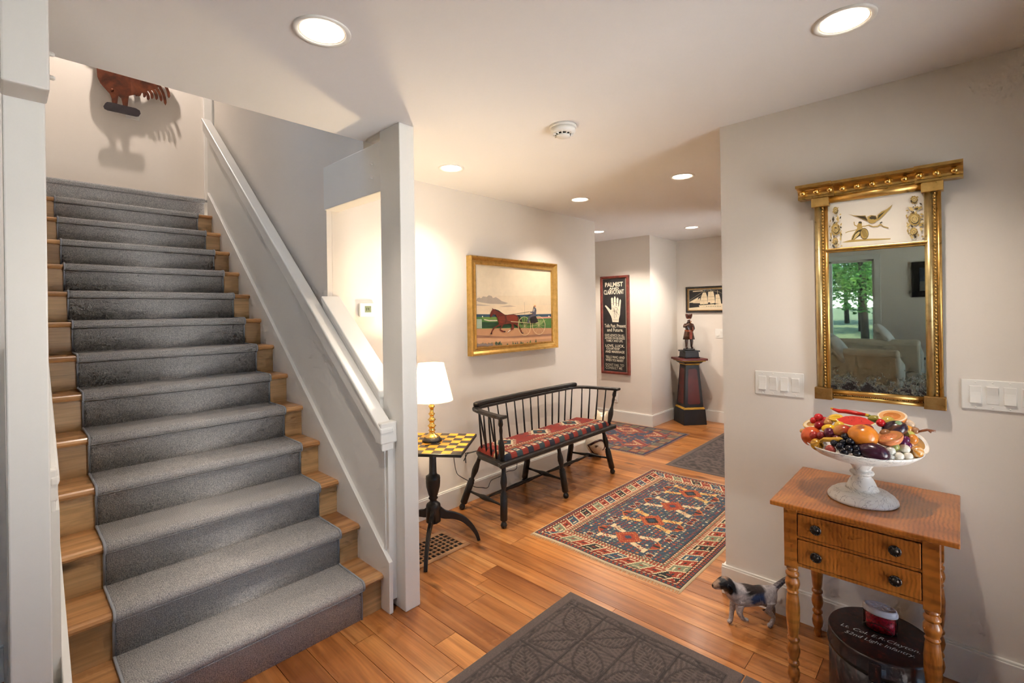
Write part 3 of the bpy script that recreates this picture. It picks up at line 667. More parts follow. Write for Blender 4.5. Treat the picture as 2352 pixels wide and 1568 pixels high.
# gilt mirror
def mirror_mat():
    t = NT('old_mirror_silver'); v = t.coord('Object')
    n = t.noise(v, 17, 6, .75, .4); n2 = t.noise(v, 120, 3, .7)
    sx = t.n('SeparateXYZ'); t.l(v, sx.inputs[0])
    mr = t.n('MapRange'); mr.inputs[1].default_value = .26; mr.inputs[2].default_value = .05; t.l(sx.outputs[1], mr.inputs[0])
    a = t.n('Math', operation='MULTIPLY'); t.l(mr.outputs[0], a.inputs[0]); t.l(n, a.inputs[1])
    b = t.n('Math', operation='MULTIPLY_ADD'); b.inputs[1].default_value = .34; t.l(n2, b.inputs[0]); t.l(a.outputs[0], b.inputs[2])
    f = t.ramp(b.outputs[0], [(.50, (0, 0, 0, 1)), (.66, (1, 1, 1, 1))])
    t.col(t.mix(f, (.64, .72, .64, 1), (.055, .045, .045, 1))); t.set(Metallic=1.0)
    rr_ = t.ramp(f, [(0, (.015,)*3+(1,)), (1, (.55,)*3+(1,))]); t.l(rr_, t.b.inputs['Roughness']); return t.m
M['mirror'] = mirror_mat()
t = wthing('gilt_mirror', 'tall gilt mirror with ball cornice and painted white upper panel', 'mirror', XR-.001, .492, 1.078, '-x')
t.matrix_world = t.matrix_world @ Matrix.Rotation(R(.85), 4, 'X')
w, h = .447, .90
MB().box(.02, w-.02, .02, h-.02, 0, .012).build('backboard', M['gilt2'], t)
MB().box(.05, w-.05, .040, .663, .012, .016).build('glass', M['mirror'], t)
pan = MB().box(.05, w-.05, .668, .880, .012, .018).build('upper_panel', plain('white_reverse_painted_glass', srgb(236, 228, 214), .2, var=.02), t)
MB().box(.048, w-.048, .655, .664, .012, .026).box(.048, w-.048, .664, .674, .012, .032).build('divider_bar', M['gilt'], t, bevel=.003)
for s, cx in (('l', .033), ('r', w-.033)):
    MB().box(cx-.026, cx+.026, .045, .872, 0, .02).build('pilaster_back', M['gilt'], t)
    MB().lathe([(.0135, 0), (.0135, .826)], 18, Matrix.Translation((cx-.012, .046, .018)) @ Matrix.Rotation(-PI/2, 4, 'X')).build('half_column', M['gilt3'], t)
    MB().lathe([(.008, 0), (.008, .826)], 12, Matrix.Translation((cx+.018, .046, .018)) @ Matrix.Rotation(-PI/2, 4, 'X')).build('outer_fillet', M['gilt'], t)
    bead = MB()
    for i in range(58): bead.ball((cx+.006, .052+i*.0142, .0235), .0052, 6, 4)
    bead.build('beading', M['gilt'], t)
    MB().box(cx-.034, cx+.034, -.006, .046, 0, .042).build('corner_block', M['gilt2'], t, bevel=.002)
    MB().box(cx-.034, cx+.034, .866, .906, 0, .046).build('corner_block', M['gilt'], t, bevel=.002)
MB().box(.06, w-.06, .0, .04, 0, .016).build('bottom_rail', M['gilt'], t)
MB().lathe([(.011, 0), (.011, w-.134)], 14, Matrix.Translation((.067, .030, .018)) @ Matrix.Rotation(PI/2, 4, 'Y')).lathe([(.009, 0), (.009, w-.134)], 14, Matrix.Translation((.067, .007, .016)) @ Matrix.Rotation(PI/2, 4, 'Y')).build('bottom_moulding', M['gilt'], t)
rp = MB()
for i in range(46): rp.ball((.071+i*.0069, .0185, .020), .0045, 6, 4)
rp.build('rope_bead', M['gilt2'], t)
MB().lathe([(.019, 0), (.019, w-.134)], 18, Matrix.Translation((.067, .897, .020)) @ Matrix.Rotation(PI/2, 4, 'Y')).build('frieze_moulding', M['gilt'], t)
# cornice in profile, breaking forward at the ends
def corn(x0, x1, dz):
    pts = [(0, .906), (.034+dz, .906), (.036+dz, .915), (.031+dz, .918), (.031+dz, .928), (.035+dz, .939), (.046+dz, .947), (.064+dz, .951), (.084+dz, .952), (.087+dz, .963), (0, .963)]
    return MB().prism(pts, x1-x0, Matrix(((0, 0, 1, x0), (0, 1, 0, 0), (1, 0, 0, 0), (0, 0, 0, 1))))
corn(.02, w-.02, 0).build('cornice', M['gilt'], t)
for x0, x1 in ((-.052, .085), (w-.085, w+.058)): corn(x0, x1, .016).build('cornice_end', M['gilt'], t)
for i in range(11):
    if i < 3: bx, bz = -.03+i*.052, .07
    elif i > 7: bx, bz = w+.033-(10-i)*.052, .07
    else: bx, bz = .118+(i-3)*(w-.236)/4, .052
    MB().ball((bx, .931, bz-.004), .0125, 14, 10).build('gilt_ball', M['brass'], t)
# painted figures of the panel
c = Canvas(.052, .670, w-.104, .208, .0182, homog([(410, 590), (1690, 400), (1690, 985), (415, 1100)]))
g1, g2, g3 = (176, 146, 78), (62, 48, 24), (206, 180, 116)
c.shape([(600, 1012), (700, 985), (950, 965), (1225, 955), (1220, 968), (1000, 985), (800, 1000), (660, 1012)], g1)
c.shape([(720, 985), (735, 940), (780, 880), (800, 850), (795, 825), (815, 790), (840, 775), (862, 790), (858, 820), (870, 850), (850, 890), (835, 930), (800, 955), (760, 985)], g1); c.shape([(730, 980), (760, 920), (800, 880), (850, 860), (840, 930), (790, 960)], g2)
c.shape([(745, 975), (775, 920), (815, 890), (838, 890), (820, 925), (780, 960)], g3); c.oval(838, 795, 22, 20, g1); c.oval(838, 786, 22, 12, g2)
c.line([(800, 830), (765, 815), (762, 780)], 12, g1); c.line([(850, 830), (900, 825), (940, 815)], 10, g1); c.line([(650, 905), (690, 890), (740, 880), (800, 865)], 7, g1)
c.oval(890, 910, 52, 60, g1); c.ring(890, 910, 52, 60, 5, g2)
for i in range(4): c.line([(855+i*14, 870), (890+i*14, 950)], 3, g2)
c.shape([(940, 760), (930, 720), (980, 700), (1040, 705), (1060, 740), (1040, 770), (990, 795), (950, 790)], g1); c.shape([(950, 735), (985, 708), (1035, 712), (1050, 740), (1000, 760)], g2); c.oval(1000, 768, 44, 22, g1)
c.shape([(685, 698), (760, 708), (850, 710), (905, 705), (935, 750), (945, 775), (880, 755), (800, 725)], g1); c.shape([(780, 715), (900, 715), (935, 765), (880, 748)], g2)
c.shape([(1045, 770), (1060, 700), (1110, 660), (1180, 630), (1258, 572), (1220, 630), (1150, 690), (1090, 745)], g1); c.shape([(1060, 745), (1075, 700), (1160, 650), (1110, 700)], g2)
c.line([(945, 810), (1000, 830), (1060, 825), (1100, 800), (1130, 825), (1200, 840)], 12, g1); c.line([(1090, 790), (1120, 775)], 14, g2)
rr = random.Random(2)
def posy(cx, cy, sx, sy, spots):
    for (dx, dy, r_, kind) in spots:
        x, y = cx+dx*sx, cy+dy*sy
        if kind == 0:
            for q in range(9): c.oval(x+r_*sx*.72*math.cos(q*.7), y+r_*sy*.72*math.sin(q*.7), r_*sx*.36, r_*sy*.34, g1 if q % 2 else (150, 120, 58), 10)
            c.oval(x, y, r_*sx*.86, r_*sy*.9, g1, 14); c.oval(x+4, y+6, r_*sx*.72, r_*sy*.7, g2, 10); c.oval(x, y-2, r_*sx*.66, r_*sy*.62, g3, 10); c.ring(x, y, r_*sx*.4, r_*sy*.36, 4, g2, 8)
        else:
            a = rr.uniform(0, PI); c.shape([(x-r_*sx*math.cos(a), y-r_*sy*math.sin(a)), (x+r_*.5*sx*math.sin(a), y-r_*.5*sy*math.cos(a)), (x+r_*sx*math.cos(a), y+r_*sy*math.sin(a)), (x-r_*.5*sx*math.sin(a), y+r_*.5*sy*math.cos(a))], rr.choice((g1, g2, g3)))
sp = [(0, -230, 48, 0), (0, 0, 78, 0), (-8, 150, 50, 0), (-40, -120, 46, 1), (40, -130, 52, 1), (-90, -100, 22, 1), (95, -60, 26, 1), (-100, -30, 18, 1), (90, 60, 44, 1), (-80, 70, 38, 1), (10, 210, 26, 1), (50, 190, 22, 1), (-50, 200, 22, 1), (100, 20, 16, 1), (20, -80, 26, 1), (-30, 90, 24, 1)]
sp += [(rr.uniform(-105, 105), rr.uniform(-280, 230), rr.uniform(14, 26), 1) for _ in range(34)]
posy(1535, 735, 1.0, .95, sp); posy(535, 870, .72, .9, [(a, b, r_*.95, k) for a, b, r_, k in sp])
c.build('painted_figures', pan)
pan_child = [o for o in bpy.data.objects if o.name.startswith('painted_figures')][0]
# ------------------------------------------------------------------ black windsor bench
def axisM(a, b):
    a = Vector(a); b = Vector(b); d = b-a
    return Matrix.Translation(a) @ d.to_track_quat('Z', 'Y').to_matrix().to_4x4(), d.length
def turned(prof, a, b, seg=14, m=None):
    """lathe profile (r, t in 0..1) stretched between two points"""
    MM, L = axisM(a, b); return (m or MB()).lathe([(r_, t_*L) for r_, t_ in prof], seg, MM)
BX, BY = 3.07, 2.49
bench = thing('windsor_bench', 'long black windsor bench with spindle back and six turned legs', 'bench', (BX, BY, 0))
B = lambda x, y, z: (x-BX, y-BY, z)
outl = [(2.31, 2.285), (3.81, 2.285), (3.805, 2.33), (3.765, 2.58), (3.70, 2.67), (3.60, 2.70), (2.54, 2.70), (2.44, 2.67), (2.375, 2.58), (2.33, 2.33)]
MB().prism([(x-BX, y-BY) for x, y in outl], .034, Matrix.Translation((0, 0, .420))).build('seat', M['black'], bench, bevel=.010, seg=3)
LEG = [(.010, 0), (.018, .012), (.0235, .045), (.018, .085), (.011, .098), (.020, .112), (.0255, .125), (.0255, .50), (.021, .515), (.024, .535), (.013, .565), (.016, .60), (.024, .70), (.022, .77), (.015, .86), (.0165, .97), (.0165, 1)]
legs = {}
for n_, (fx_, fy_), (tx, ty) in (('fl', (2.36, 2.312), (2.40, 2.345)), ('fm', (3.072, 2.308), (3.03, 2.35)), ('fr', (3.818, 2.335), (3.71, 2.37)), ('bl', (2.375, 2.775), (2.46, 2.64)), ('bm', (3.105, 2.79), (3.05, 2.655)), ('br', (3.73, 2.775), (3.65, 2.64))):
    a, b = B(fx_, fy_, 0), B(tx, ty, .428); legs[n_] = (Vector(a), Vector(b)); turned(LEG, a, b).build('leg', M['black'], bench)
ST = [(.008, 0), (.009, .2), (.012, .34), (.018, .44), (.019, .5), (.018, .56), (.012, .66), (.009, .8), (.008, 1)]
mids = []
for p_, q_ in (('fl', 'bl'), ('fm', 'bm'), ('fr', 'br')):
    a = legs[p_][0].lerp(legs[p_][1], .34); b = legs[q_][0].lerp(legs[q_][1], .34); mids.append((a+b)/2); turned(ST, a, b, 10).build('side_stretcher', M['black'], bench)
for a, b in ((mids[0], mids[1]), (mids[1], mids[2])): turned([(.008, 0), (.010, .15), (.015, .3), (.011, .36), (.015, .42), (.016, .5), (.015, .58), (.011, .64), (.015, .7), (.010, .85), (.008, 1)], a, b, 10).build('long_stretcher', M['black'], bench)
RZ = .772
rp = [(2.325, 2.265), (2.325, 2.33), (2.345, 2.45), (2.375, 2.57), (2.42, 2.645), (2.52, 2.672), (2.8, 2.68), (3.07, 2.682), (3.34, 2.68), (3.60, 2.672), (3.70, 2.645), (3.755, 2.57), (3.79, 2.45), (3.815, 2.33), (3.82, 2.265)]
def smooth_path(pts, n=4):
    out = []
    for i in range(len(pts)-1):
        p0, p1, p2, p3 = [Vector(pts[max(0, min(len(pts)-1, j))]) for j in (i-1, i, i+1, i+2)]
        for k in range(n):
            s = k/n; out.append(.5*((2*p1)+(-p0+p2)*s+(2*p0-5*p1+4*p2-p3)*s*s+(-p0+3*p1-3*p2+p3)*s**3))
    out.append(Vector(pts[-1])); return out
def band(path, wd, z0, z1, wend=None):
    m = MB(); n = len(path); vs = []
    for i, p in enumerate(path):
        d = path[min(i+1, n-1)]-path[max(i-1, 0)]; nn = Vector((-d.y, d.x)).normalized(); ww = wd[i] if isinstance(wd, list) else wd
        for s, z in ((1, z0), (-1, z0), (-1, z1), (1, z1)): vs.append((p.x+nn.x*ww/2*s-BX, p.y+nn.y*ww/2*s-BY, z))
    fs = [(0, 1, 2, 3), tuple(4*(n-1)+j for j in (3, 2, 1, 0))]
    for i in range(n-1):
        for j in range(4): a = 4*i+j; b = 4*i+(j+1) % 4; fs.append((a, a+4, b+4, b))
    return m.add(vs, fs)
sp_ = smooth_path(rp); n_ = len(sp_)
wds = [.052+.026*max(0, 1-min(i, n_-1-i)/3.) for i in range(n_)]
band(sp_, wds, RZ-.012, RZ+.012).build('arm_rail', M['black'], bench, bevel=.007, seg=3)
band([p for p in sp_ if p.y > 2.635], .046, RZ+.011, RZ+.044).build('crest_rail', M['black'], bench, bevel=.011, seg=3)
POSTP = [(.010, 0), (.018, .03), (.012, .08), (.016, .12), (.020, .2), (.023, .32), (.019, .42), (.011, .52), (.010, .62), (.013, .72), (.011, .8), (.018, .86), (.016, .94), (.012, 1)]
for a, b in ((B(2.375, 2.335, .452), B(2.328, 2.30, RZ-.01)), (B(3.765, 2.34, .452), B(3.815, 2.30, RZ-.01))): turned(POSTP, a, b).build('arm_post', M['black'], bench)
SPN = [(.0062, 0), (.0078, .3), (.0062, .7), (.005, 1)]
for i in range(13):
    f_ = i/12; turned(SPN, B(2.53+f_*1.08, 2.655, .45), B(2.47+f_*1.20, 2.672, RZ), 8).build('spindle', M['black'], bench)
for s, xa, xb in ((-1, 2.385, 2.345), (1, 3.755, 3.80)):
    for i in range(4):
        f_ = i/3; turned(SPN, B(xa-s*.05*f_, 2.40+f_*.20, .45), B(xb-s*.065*f_, 2.385+f_*.22, RZ), 8).build('spindle', M['black'], bench)
# woven cushion on the bench
def kilim(u, v):
    """u along 1.3 m, v across .34 m, metres"""
    red, navy, cream, tan, teal = (134, 46, 36), (36, 40, 54), (196, 178, 146), (140, 104, 66), (48, 66, 72)
    if v < .075:
        k = int(u/.062); a = (u/.062) % 1
        if .018 < v < .058 and abs(a-.5) < .28 and not (.028 < v < .048 and abs(a-.5) < .14): return cream
        return (navy, red, teal, red)[k % 4]
    if v < .105: return tan if int((u+v)/.011) % 2 else red
    if v < .12: return cream if int(u/.009) % 3 == 0 else (110, 84, 54)
    c_ = abs(((u/.43) % 1)-.5)*.43; q = abs(v-.235)
    if c_+q*1.0 < .10:
        if c_+q < .03: return (120, 66, 40)
        if c_+q < .075: return navy if int(c_/.02) % 2 else teal
        return cream
    if .10 < c_+q < .135 and int((c_-q)/.016) % 3 == 0: return cream
    if int(u/.05) % 3 == 0 and .02 < (v-.12) % .07 < .042 and int(u/.012) % 2: return (60, 56, 62)
    return red
cu = thing('bench_cushion', 'red kilim patterned seat cushion on the black windsor bench', 'cushion', (BX, BY, .4545))
m_ = MB(); NX, NY = 200, 52; vs = []
for j in range(NY+1):
    for i in range(NX+1):
        a, b = i/NX, j/NY; yy = 2.315+b*.335; ins = .05*max(0, (b-.1))**1.5
        x0, x1 = 2.385+ins, 3.74-ins; e = min(1, ((1-abs(2*a-1))*18))*1.0; e2 = min(1, (1-abs(2*b-1))*6)
        hh = .040*math.sqrt(max(0, 1-(1-e)**2))*math.sqrt(max(0, 1-(1-e2)**2))
        vs.append((x0+a*(x1-x0)-BX, yy-BY, .001+hh+.002*math.sin(a*40)*e*e2))
fs = []; m_.v = vs
for j in range(NY):
    for i in range(NX):
        q = j*(NX+1)+i; m_.f.append([q, q+1, q+NX+2, q+NX+1]); m_.c.append(srgb(*kilim(i/NX*1.35, j/NY*.34))); m_.sm.append(True); m_.mi.append(0)
m_.build('woven_cover', M['pile'], cu)
MB().box(2.41-BX, 3.715-BX, 2.33-BY, 2.63-BY, .0, .004).build('underside', M['black'], cu)
for dx in (0, .02): MB().tube([B(2.40+dx, 2.645, .0), B(2.375, 2.70+dx, -.02), B(2.35+dx, 2.71, -.07-dx)], .004, 5).build('tie', M['black'], cu)

# ------------------------------------------------------------------ checkerboard tilt-top table and lamp
TX, TY, TZ = 1.875, 2.462, .665
tb = thing('checkerboard_table', 'small tripod table with yellow and black checkerboard top', 'side table', (TX, TY, 0))
def checker_mat():
    t = NT('yellow_black_checker'); tc = t.n('TexCoord'); mp = t.n('Mapping'); mp.inputs['Scale'].default_value = (1, 1, .001); mp.inputs['Location'].default_value = (.232, .232, .0005); t.l(tc.outputs['Object'], mp.inputs[0])
    ck = t.n('TexChecker'); ck.inputs['Scale'].default_value = 1/.058; n = t.noise(tc.outputs['Object'], 26, 3)
    t.l(mp.outputs[0], ck.inputs[0])
    y = t.ramp(n, [(.3, srgb(190, 122, 26)), (.7, srgb(222, 160, 44))]); k = t.ramp(n, [(.3, srgb(34, 27, 24)), (.7, srgb(52, 42, 36))])
    t.col(t.mix(ck.outputs['Fac'], k, y)); t.set(Roughness=.35); return t.m
ang = math.atan2(.288, .39)
top = MB().box(-.24, .24, -.24, .24, -.010, .009).build('table_top', M['black'], tb, bevel=.003); top.location = (0, 0, TZ-.011); top.rotation_euler = (0, 0, ang)
brd = MB().box(-.232, .232, -.232, .232, .0088, .0104).build('checkerboard', checker_mat(), top)
MB().lathe([(.06, TZ-.045), (.055, TZ-.021)], 24).box(-.12, .12, -.012, .012, TZ-.035, TZ-.021).build('block', M['black'], tb)
MB().lathe([(.030, .155), (.046, .165), (.046, .265), (.043, .275), (.030, .285), (.022, .292), (.022, .305), (.030, .312), (.024, .322), (.030, .335), (.043, .385), (.0455, .42), (.045, .432), (.0465, .436), (.045, .44), (.044, .452), (.027, .462), (.024, .475), (.022, .56), (.026, .645)], 28).build('column', M['black'], tb)
for a in (R(-31), R(-137), R(97)):
    cpts = [(.03, .225), (.07, .20), (.13, .185), (.19, .155), (.24, .105), (.275, .05), (.292, .0)]
    hw = [.042, .034, .028, .024, .020, .016, .013]
    c3 = smooth_path([(x, z, 0) for x, z in cpts]); m_ = MB(); n_ = len(c3); vs = []
    for i, p in enumerate(c3):
        d = c3[min(i+1, n_-1)]-c3[max(i-1, 0)]; nn = Vector((-d.y, d.x)).normalized(); f_ = i/(n_-1)*6; k = int(min(5, f_)); wv = hw[k]+(hw[k+1]-hw[k])*(f_-k)
        for s, yy in ((1, -.011), (1, .011), (-1, .011), (-1, -.011)): vs.append((p.x+nn.x*wv*s*.75, yy, max(0.0005, p.y+nn.y*wv*s*.75)))
    fs = [(0, 1, 2, 3), tuple(4*(n_-1)+j for j in (3, 2, 1, 0))]
    for i in range(n_-1):
        for j in range(4): q = 4*i+j; r_ = 4*i+(j+1) % 4; fs.append((q, q+4, r_+4, r_))
    l_ = m_.add(vs, fs).build('leg', M['black'], tb, bevel=.003); l_.rotation_euler = (0, 0, a)
lp_ = thing('table_lamp', 'brass candlestick lamp with glowing cream shade on checkerboard table', 'lamp', (1.895, 2.492, TZ))
MB().lathe([(.063, 0), (.063, .008), (.058, .016), (.052, .020), (.050, .026)], 32).build('base', M['black'], lp_)
MB().lathe([(.047, .026), (.045, .03), (.040, .036), (.026, .044), (.020, .052), (.016, .062), (.024, .070), (.016, .078), (.019, .09), (.028, .098), (.020, .106), (.014, .116), (.017, .128), (.026, .138), (.018, .146), (.012, .156), (.015, .166), (.022, .176), (.013, .184), (.011, .196), (.014, .212), (.022, .222), (.017, .23), (.011, .236), (.024, .244), (.026, .252), (.020, .256), (.010, .258), (.010, .30)], 28).build('candlestick', M['brass'], lp_)
def shade_mat():
    t = NT('cream_lampshade'); d = t.n('BsdfDiffuse'); d.inputs[0].default_value = srgb(250, 238, 214); tr = t.n('BsdfTranslucent'); tr.inputs[0].default_value = srgb(250, 232, 196); mx = t.n('MixShader'); mx.inputs[0].default_value = .62
    t.l(d.outputs[0], mx.inputs[1]); t.l(tr.outputs[0], mx.inputs[2]); t.l(mx.outputs[0], t.out.inputs[0]); return t.m
MB().lathe([(.137, .262), (.136, .268), (.082, .492), (.083, .498)], 48, caps=False).build('shade', shade_mat(), lp_)
MB().lathe([(.012, .30), (.016, .32), (.028, .35), (.030, .375), (.022, .398), (.0002, .406)], 20).build('bulb', emit('lamp_bulb', (1, .80, .52, 1), 60), lp_)
MB().tube([(.0, -.05, .004), (-.02, -.075, .003), (-.10, -.06, .003)], .0022, 5).build('lamp_cord_end', M['black'], lp_)
lamp('table_lamp_light', 'POINT', (0, 0, .43), 34, (1, .76, .46), shadow_soft_size=.03, parent=lp_)
cord = MB().tube(smooth_path([(2.10, 2.53, .63), (2.18, 2.62, .54), (2.265, 2.72, .42), (2.33, 2.77, .29), (2.41, 2.80, .225), (2.49, 2.80, .17), (2.52, 2.79, .128), (2.60, 2.78, .10), (2.66, 2.78, .084), (2.705, 2.785, .128), (2.81, 2.79, .132), (2.89, 2.79, .15), (3.02, 2.80, .14), (3.06, 2.83, .22)], 5), .0028, 6).build('lamp_cord', M['black'])
tag(cord, 'thin dark lamp cord hanging along wall behind the bench', 'cord')

# ------------------------------------------------------------------ painted ceramic cat
def cat_col(p, n):
    for c_, r_ in (((-.085, -.075, .14), .028), ((.06, -.09, .035), .018), ((.02, -.11, .035), .018), ((-.03, -.11, .03), .016), ((.13, -.04, .42), .02), ((.10, -.10, .36), .013), ((.0, .10, .2), .03), ((.12, .02, .3), .02)):
        if (Vector(c_)-p).length < r_: return srgb(58, 30, 30)
    return srgb(226, 208, 178) if p.z > .3 else srgb(222, 210, 192)
ct = thing('ceramic_cat', 'white ceramic cat with brown curled tail sitting behind bench end', 'figurine', (4.10, 2.715, 0))
cme = skin_mesh('body', [(0, 0, .055), (-.008, 0, .13), (.015, -.002, .215), (.05, -.01, .29), (.085, -.03, .37), (.115, -.045, .385), (.07, .01, .425), (.085, .02, .455), (.105, -.07, .425), (.118, -.085, .452), (.06, -.05, .03), (.07, .04, .03)], [(0, 1), (1, 2), (2, 3), (3, 4), (4, 5), (4, 6), (6, 7), (4, 8), (8, 9), (0, 10), (0, 11)], [.095, .108, .092, .064, .064, .045, .028, .008, .028, .008, .05, .05], 3)
mn = min(v.co.z for v in cme.vertices)
for v in cme.vertices: v.co.z -= mn
paint(cme, cat_col); cme.materials.append(M['glaze']); link('body', cme, ct)
M['catbrown'] = plain('brown_glaze', srgb(58, 30, 30), .25)
tp = []
for i in range(28):
    a = i/27; th = R(-60+a*330); rr_ = .046+.040*a
    d = Vector((-.30, -.95, 0)).normalized(); s_ = Vector((.95, -.30, 0))
    q = Vector((.0, 0, .135))+s_*(math.cos(th)*rr_*1.15)+Vector((0, 0, math.sin(th)*rr_)); tp.append(q)
import mathutils.bvhtree as _bt
bv = _bt.BVHTree.FromPolygons([v.co for v in cme.vertices], [p.vertices for p in cme.polygons])
tq = []
for q in tp:
    h_ = bv.ray_cast(q+Vector((-.30, -.95, 0)).normalized()*.4, -Vector((-.30, -.95, 0)).normalized())
    if h_[0]: tq.append(h_[0])
MB().tube(tq, [.004+.007*min(1, i/6) for i in range(len(tq))], 8).build('tail', M['catbrown'], ct)
# ------------------------------------------------------------------ rugs and mats
RED, CRM, BLU, DRK, GRN, ORG, NVY, YEL = (150, 58, 40), (206, 188, 150), (56, 70, 86), (44, 46, 46), (122, 128, 102), (186, 112, 62), (44, 50, 74), (206, 168, 100)
def hsh(*a):
    v = 2166136261
    for x in a: v = ((v ^ (int(x) & 0xffff))*16777619) & 0xffffffff
    v ^= v >> 13; v = (v*0x5bd1e995) & 0xffffffff; return (v ^ (v >> 15))/0xffffffff
def border(d, s, w0):
    """d: distance from the edge, s: position along the edge"""
    if d < .012: return (196, 178, 146)
    if d < .016: return DRK
    if d < .034: return RED if ((s/.026) % 1) < .5+(d-.016)/.018*.4-.2 else BLU
    if d < .038: return DRK
    if d < .052: return CRM if ((s+(d-.038)*1.2)/.030) % 1 < .45 else RED
    if d < .056: return DRK
    if d < .150:
        e = (d-.056)/.094; q = (s+(e-.5)*.055)/.082; k = int(math.floor(q)); a = q % 1
        c_ = (RED, DRK, RED, GRN, RED, (52, 78, 98))[k % 6]
        if a < .10 or a > .95: return CRM
        b = abs(e-.5)*2
        if e < .05 or e > .95: return CRM
        if abs(b-.52) < .12 and .22 < a < .72: return CRM
        if .52 < b < .86 and (.22 < a < .34 or .62 < a < .74) and int(e*40) % 2: return CRM
        if b < .14 and .36 < a < .64: return RED if c_ != RED else DRK
        return c_
    if d < .154: return DRK
    if d < .167: return CRM if (s/.022) % 1 < .45 else RED
    if d < .185: return GRN if ((s/.020) % 1) < (d-.167)/.018 else RED
    if d < .198: return CRM if (s/.022) % 1 < .45 else RED
    if d < .201: return DRK
    return None
def big_rug(u, v, w, h):
    ds = [(u, v, 0), (w-u, v, 1), (v, u, 2), (h-v, u, 3)]
    d, s, k = min(ds); b = border(d, s+k*.04, w)
    if b: return b
    fx, fy = u-.2, v-.2; fw_, fh = w-.4, h-.4
    # medallions down the middle
    cx = ((fx/(fw_/4)) % 1-.5)*(fw_/4); cy = fy-fh/2; k = int(fx/(fw_/4)); q = abs(cx)+abs(cy)
    stp = abs(int(cx/.012))*.012+abs(int(cy/.012))*.012
    if stp < .014: return BLU
    if stp < .024: return CRM
    if stp < .040: return DRK if k % 2 else RED
    if stp < .088: return RED if (int(cx/.010)+int(cy/.010)) % 3 else ORG
    # four pale bird-like arms round each medallion
    for sx in (-1, 1):
        for sy in (-1, 1):
            ax, ay = cx*sx-.070, cy*sy-.115
            if abs(ax-ay*.35) < .020 and abs(ay) < .060:
                c_ = CRM if (k+sx) % 2 else YEL
                return c_ if (int(ay/.009)+int(ax/.007)) % 3 else (c_ if abs(ay) > .03 else RED)
            if abs(ay-.048) < .012 and -.01 < ax < .05: return CRM
            bx, by = cx*sx-.0, cy*sy-.205
            t_ = abs(bx)+max(0, by)*.9
            if 0 <= by+.03 < .062 and t_ < .066-(by+.03)*.75: return ORG if t_ > .052-(by+.03)*.75 else (RED if int(bx/.012) % 3 else DRK)
            ex, ey = cx*sx-.128, cy*sy-.215
            r_ = max(abs(ex), abs(ey))
            if r_ < .030:
                if r_ < .010: return DRK
                if r_ < .019: return RED
                return CRM if (int(ex/.009)+int(ey/.009)) % 2 else BLU
    gx, gy = int(u/.030), int(v/.030); hx, hy = (u/.030) % 1-.5, (v/.030) % 1-.5; z = hsh(gx, gy, 3)
    if z < .86:
        c_ = (RED, CRM, ORG, RED, (176, 84, 58), GRN)[int(z*10) % 6]; f = hsh(gx, gy, 9)
        if f < .35:
            if max(abs(hx), abs(hy)) < .24: return c_
        elif f < .65:
            if abs(hx)+abs(hy) < .34: return c_ if abs(hx)+abs(hy) > .16 else DRK
        elif (abs(hx) < .10 and abs(hy) < .34) or (abs(hy) < .10 and abs(hx) < .34): return c_
    return BLU if int((u+v*3)/.02) % 5 else (72, 90, 102)
def far_rug(u, v, w, h):
    d = min(u, v, w-u, h-v); s = u if d in (v, h-v) else v
    if d < .02: return (132, 96, 78) if int(s/.012) % 2 else (108, 70, 62)
    if d < .04: return NVY
    if d < .15:
        k = int(s/.105); a = (s/.105) % 1; c_ = ((120, 112, 84), (128, 66, 50), (112, 104, 82), (140, 86, 58), (104, 104, 90), (92, 54, 50))[k % 6]
        e = abs((d-.095)/.055)
        if a < .08: return NVY
        if e < .6 and abs(a-.54) < .3 and (int(a*12)+int(e*6)) % 2: return (164, 138, 100) if k % 2 else (86, 52, 50)
        return c_
    if d < .165: return NVY
    cx = ((u-.1)/.50 % 1-.5)*.50; cy = v-h/2; cy = (cy/.62 % 1-.5)*.62 if abs(cy) > .31 else cy
    q = abs(cx)*1.15+abs(cy)*.72; qs = int(q/.012)*.012
    if qs < .05: return (84, 96, 100) if int(cx/.014) % 2 else (128, 58, 46)
    if qs < .095: return (150, 60, 46) if (int(cx/.02)+int(cy/.02)) % 4 else (206, 184, 140)
    if qs < .12: return (190, 164, 124)
    if qs < .16: return (140, 62, 50)
    if qs < .175: return NVY
    if qs < .2: return (160, 88, 66)
    g = hsh(int(u/.03), int(v/.03), 5)
    return (142, 72, 54) if g < .2 else (150, 130, 100) if g < .3 else (66, 72, 88)
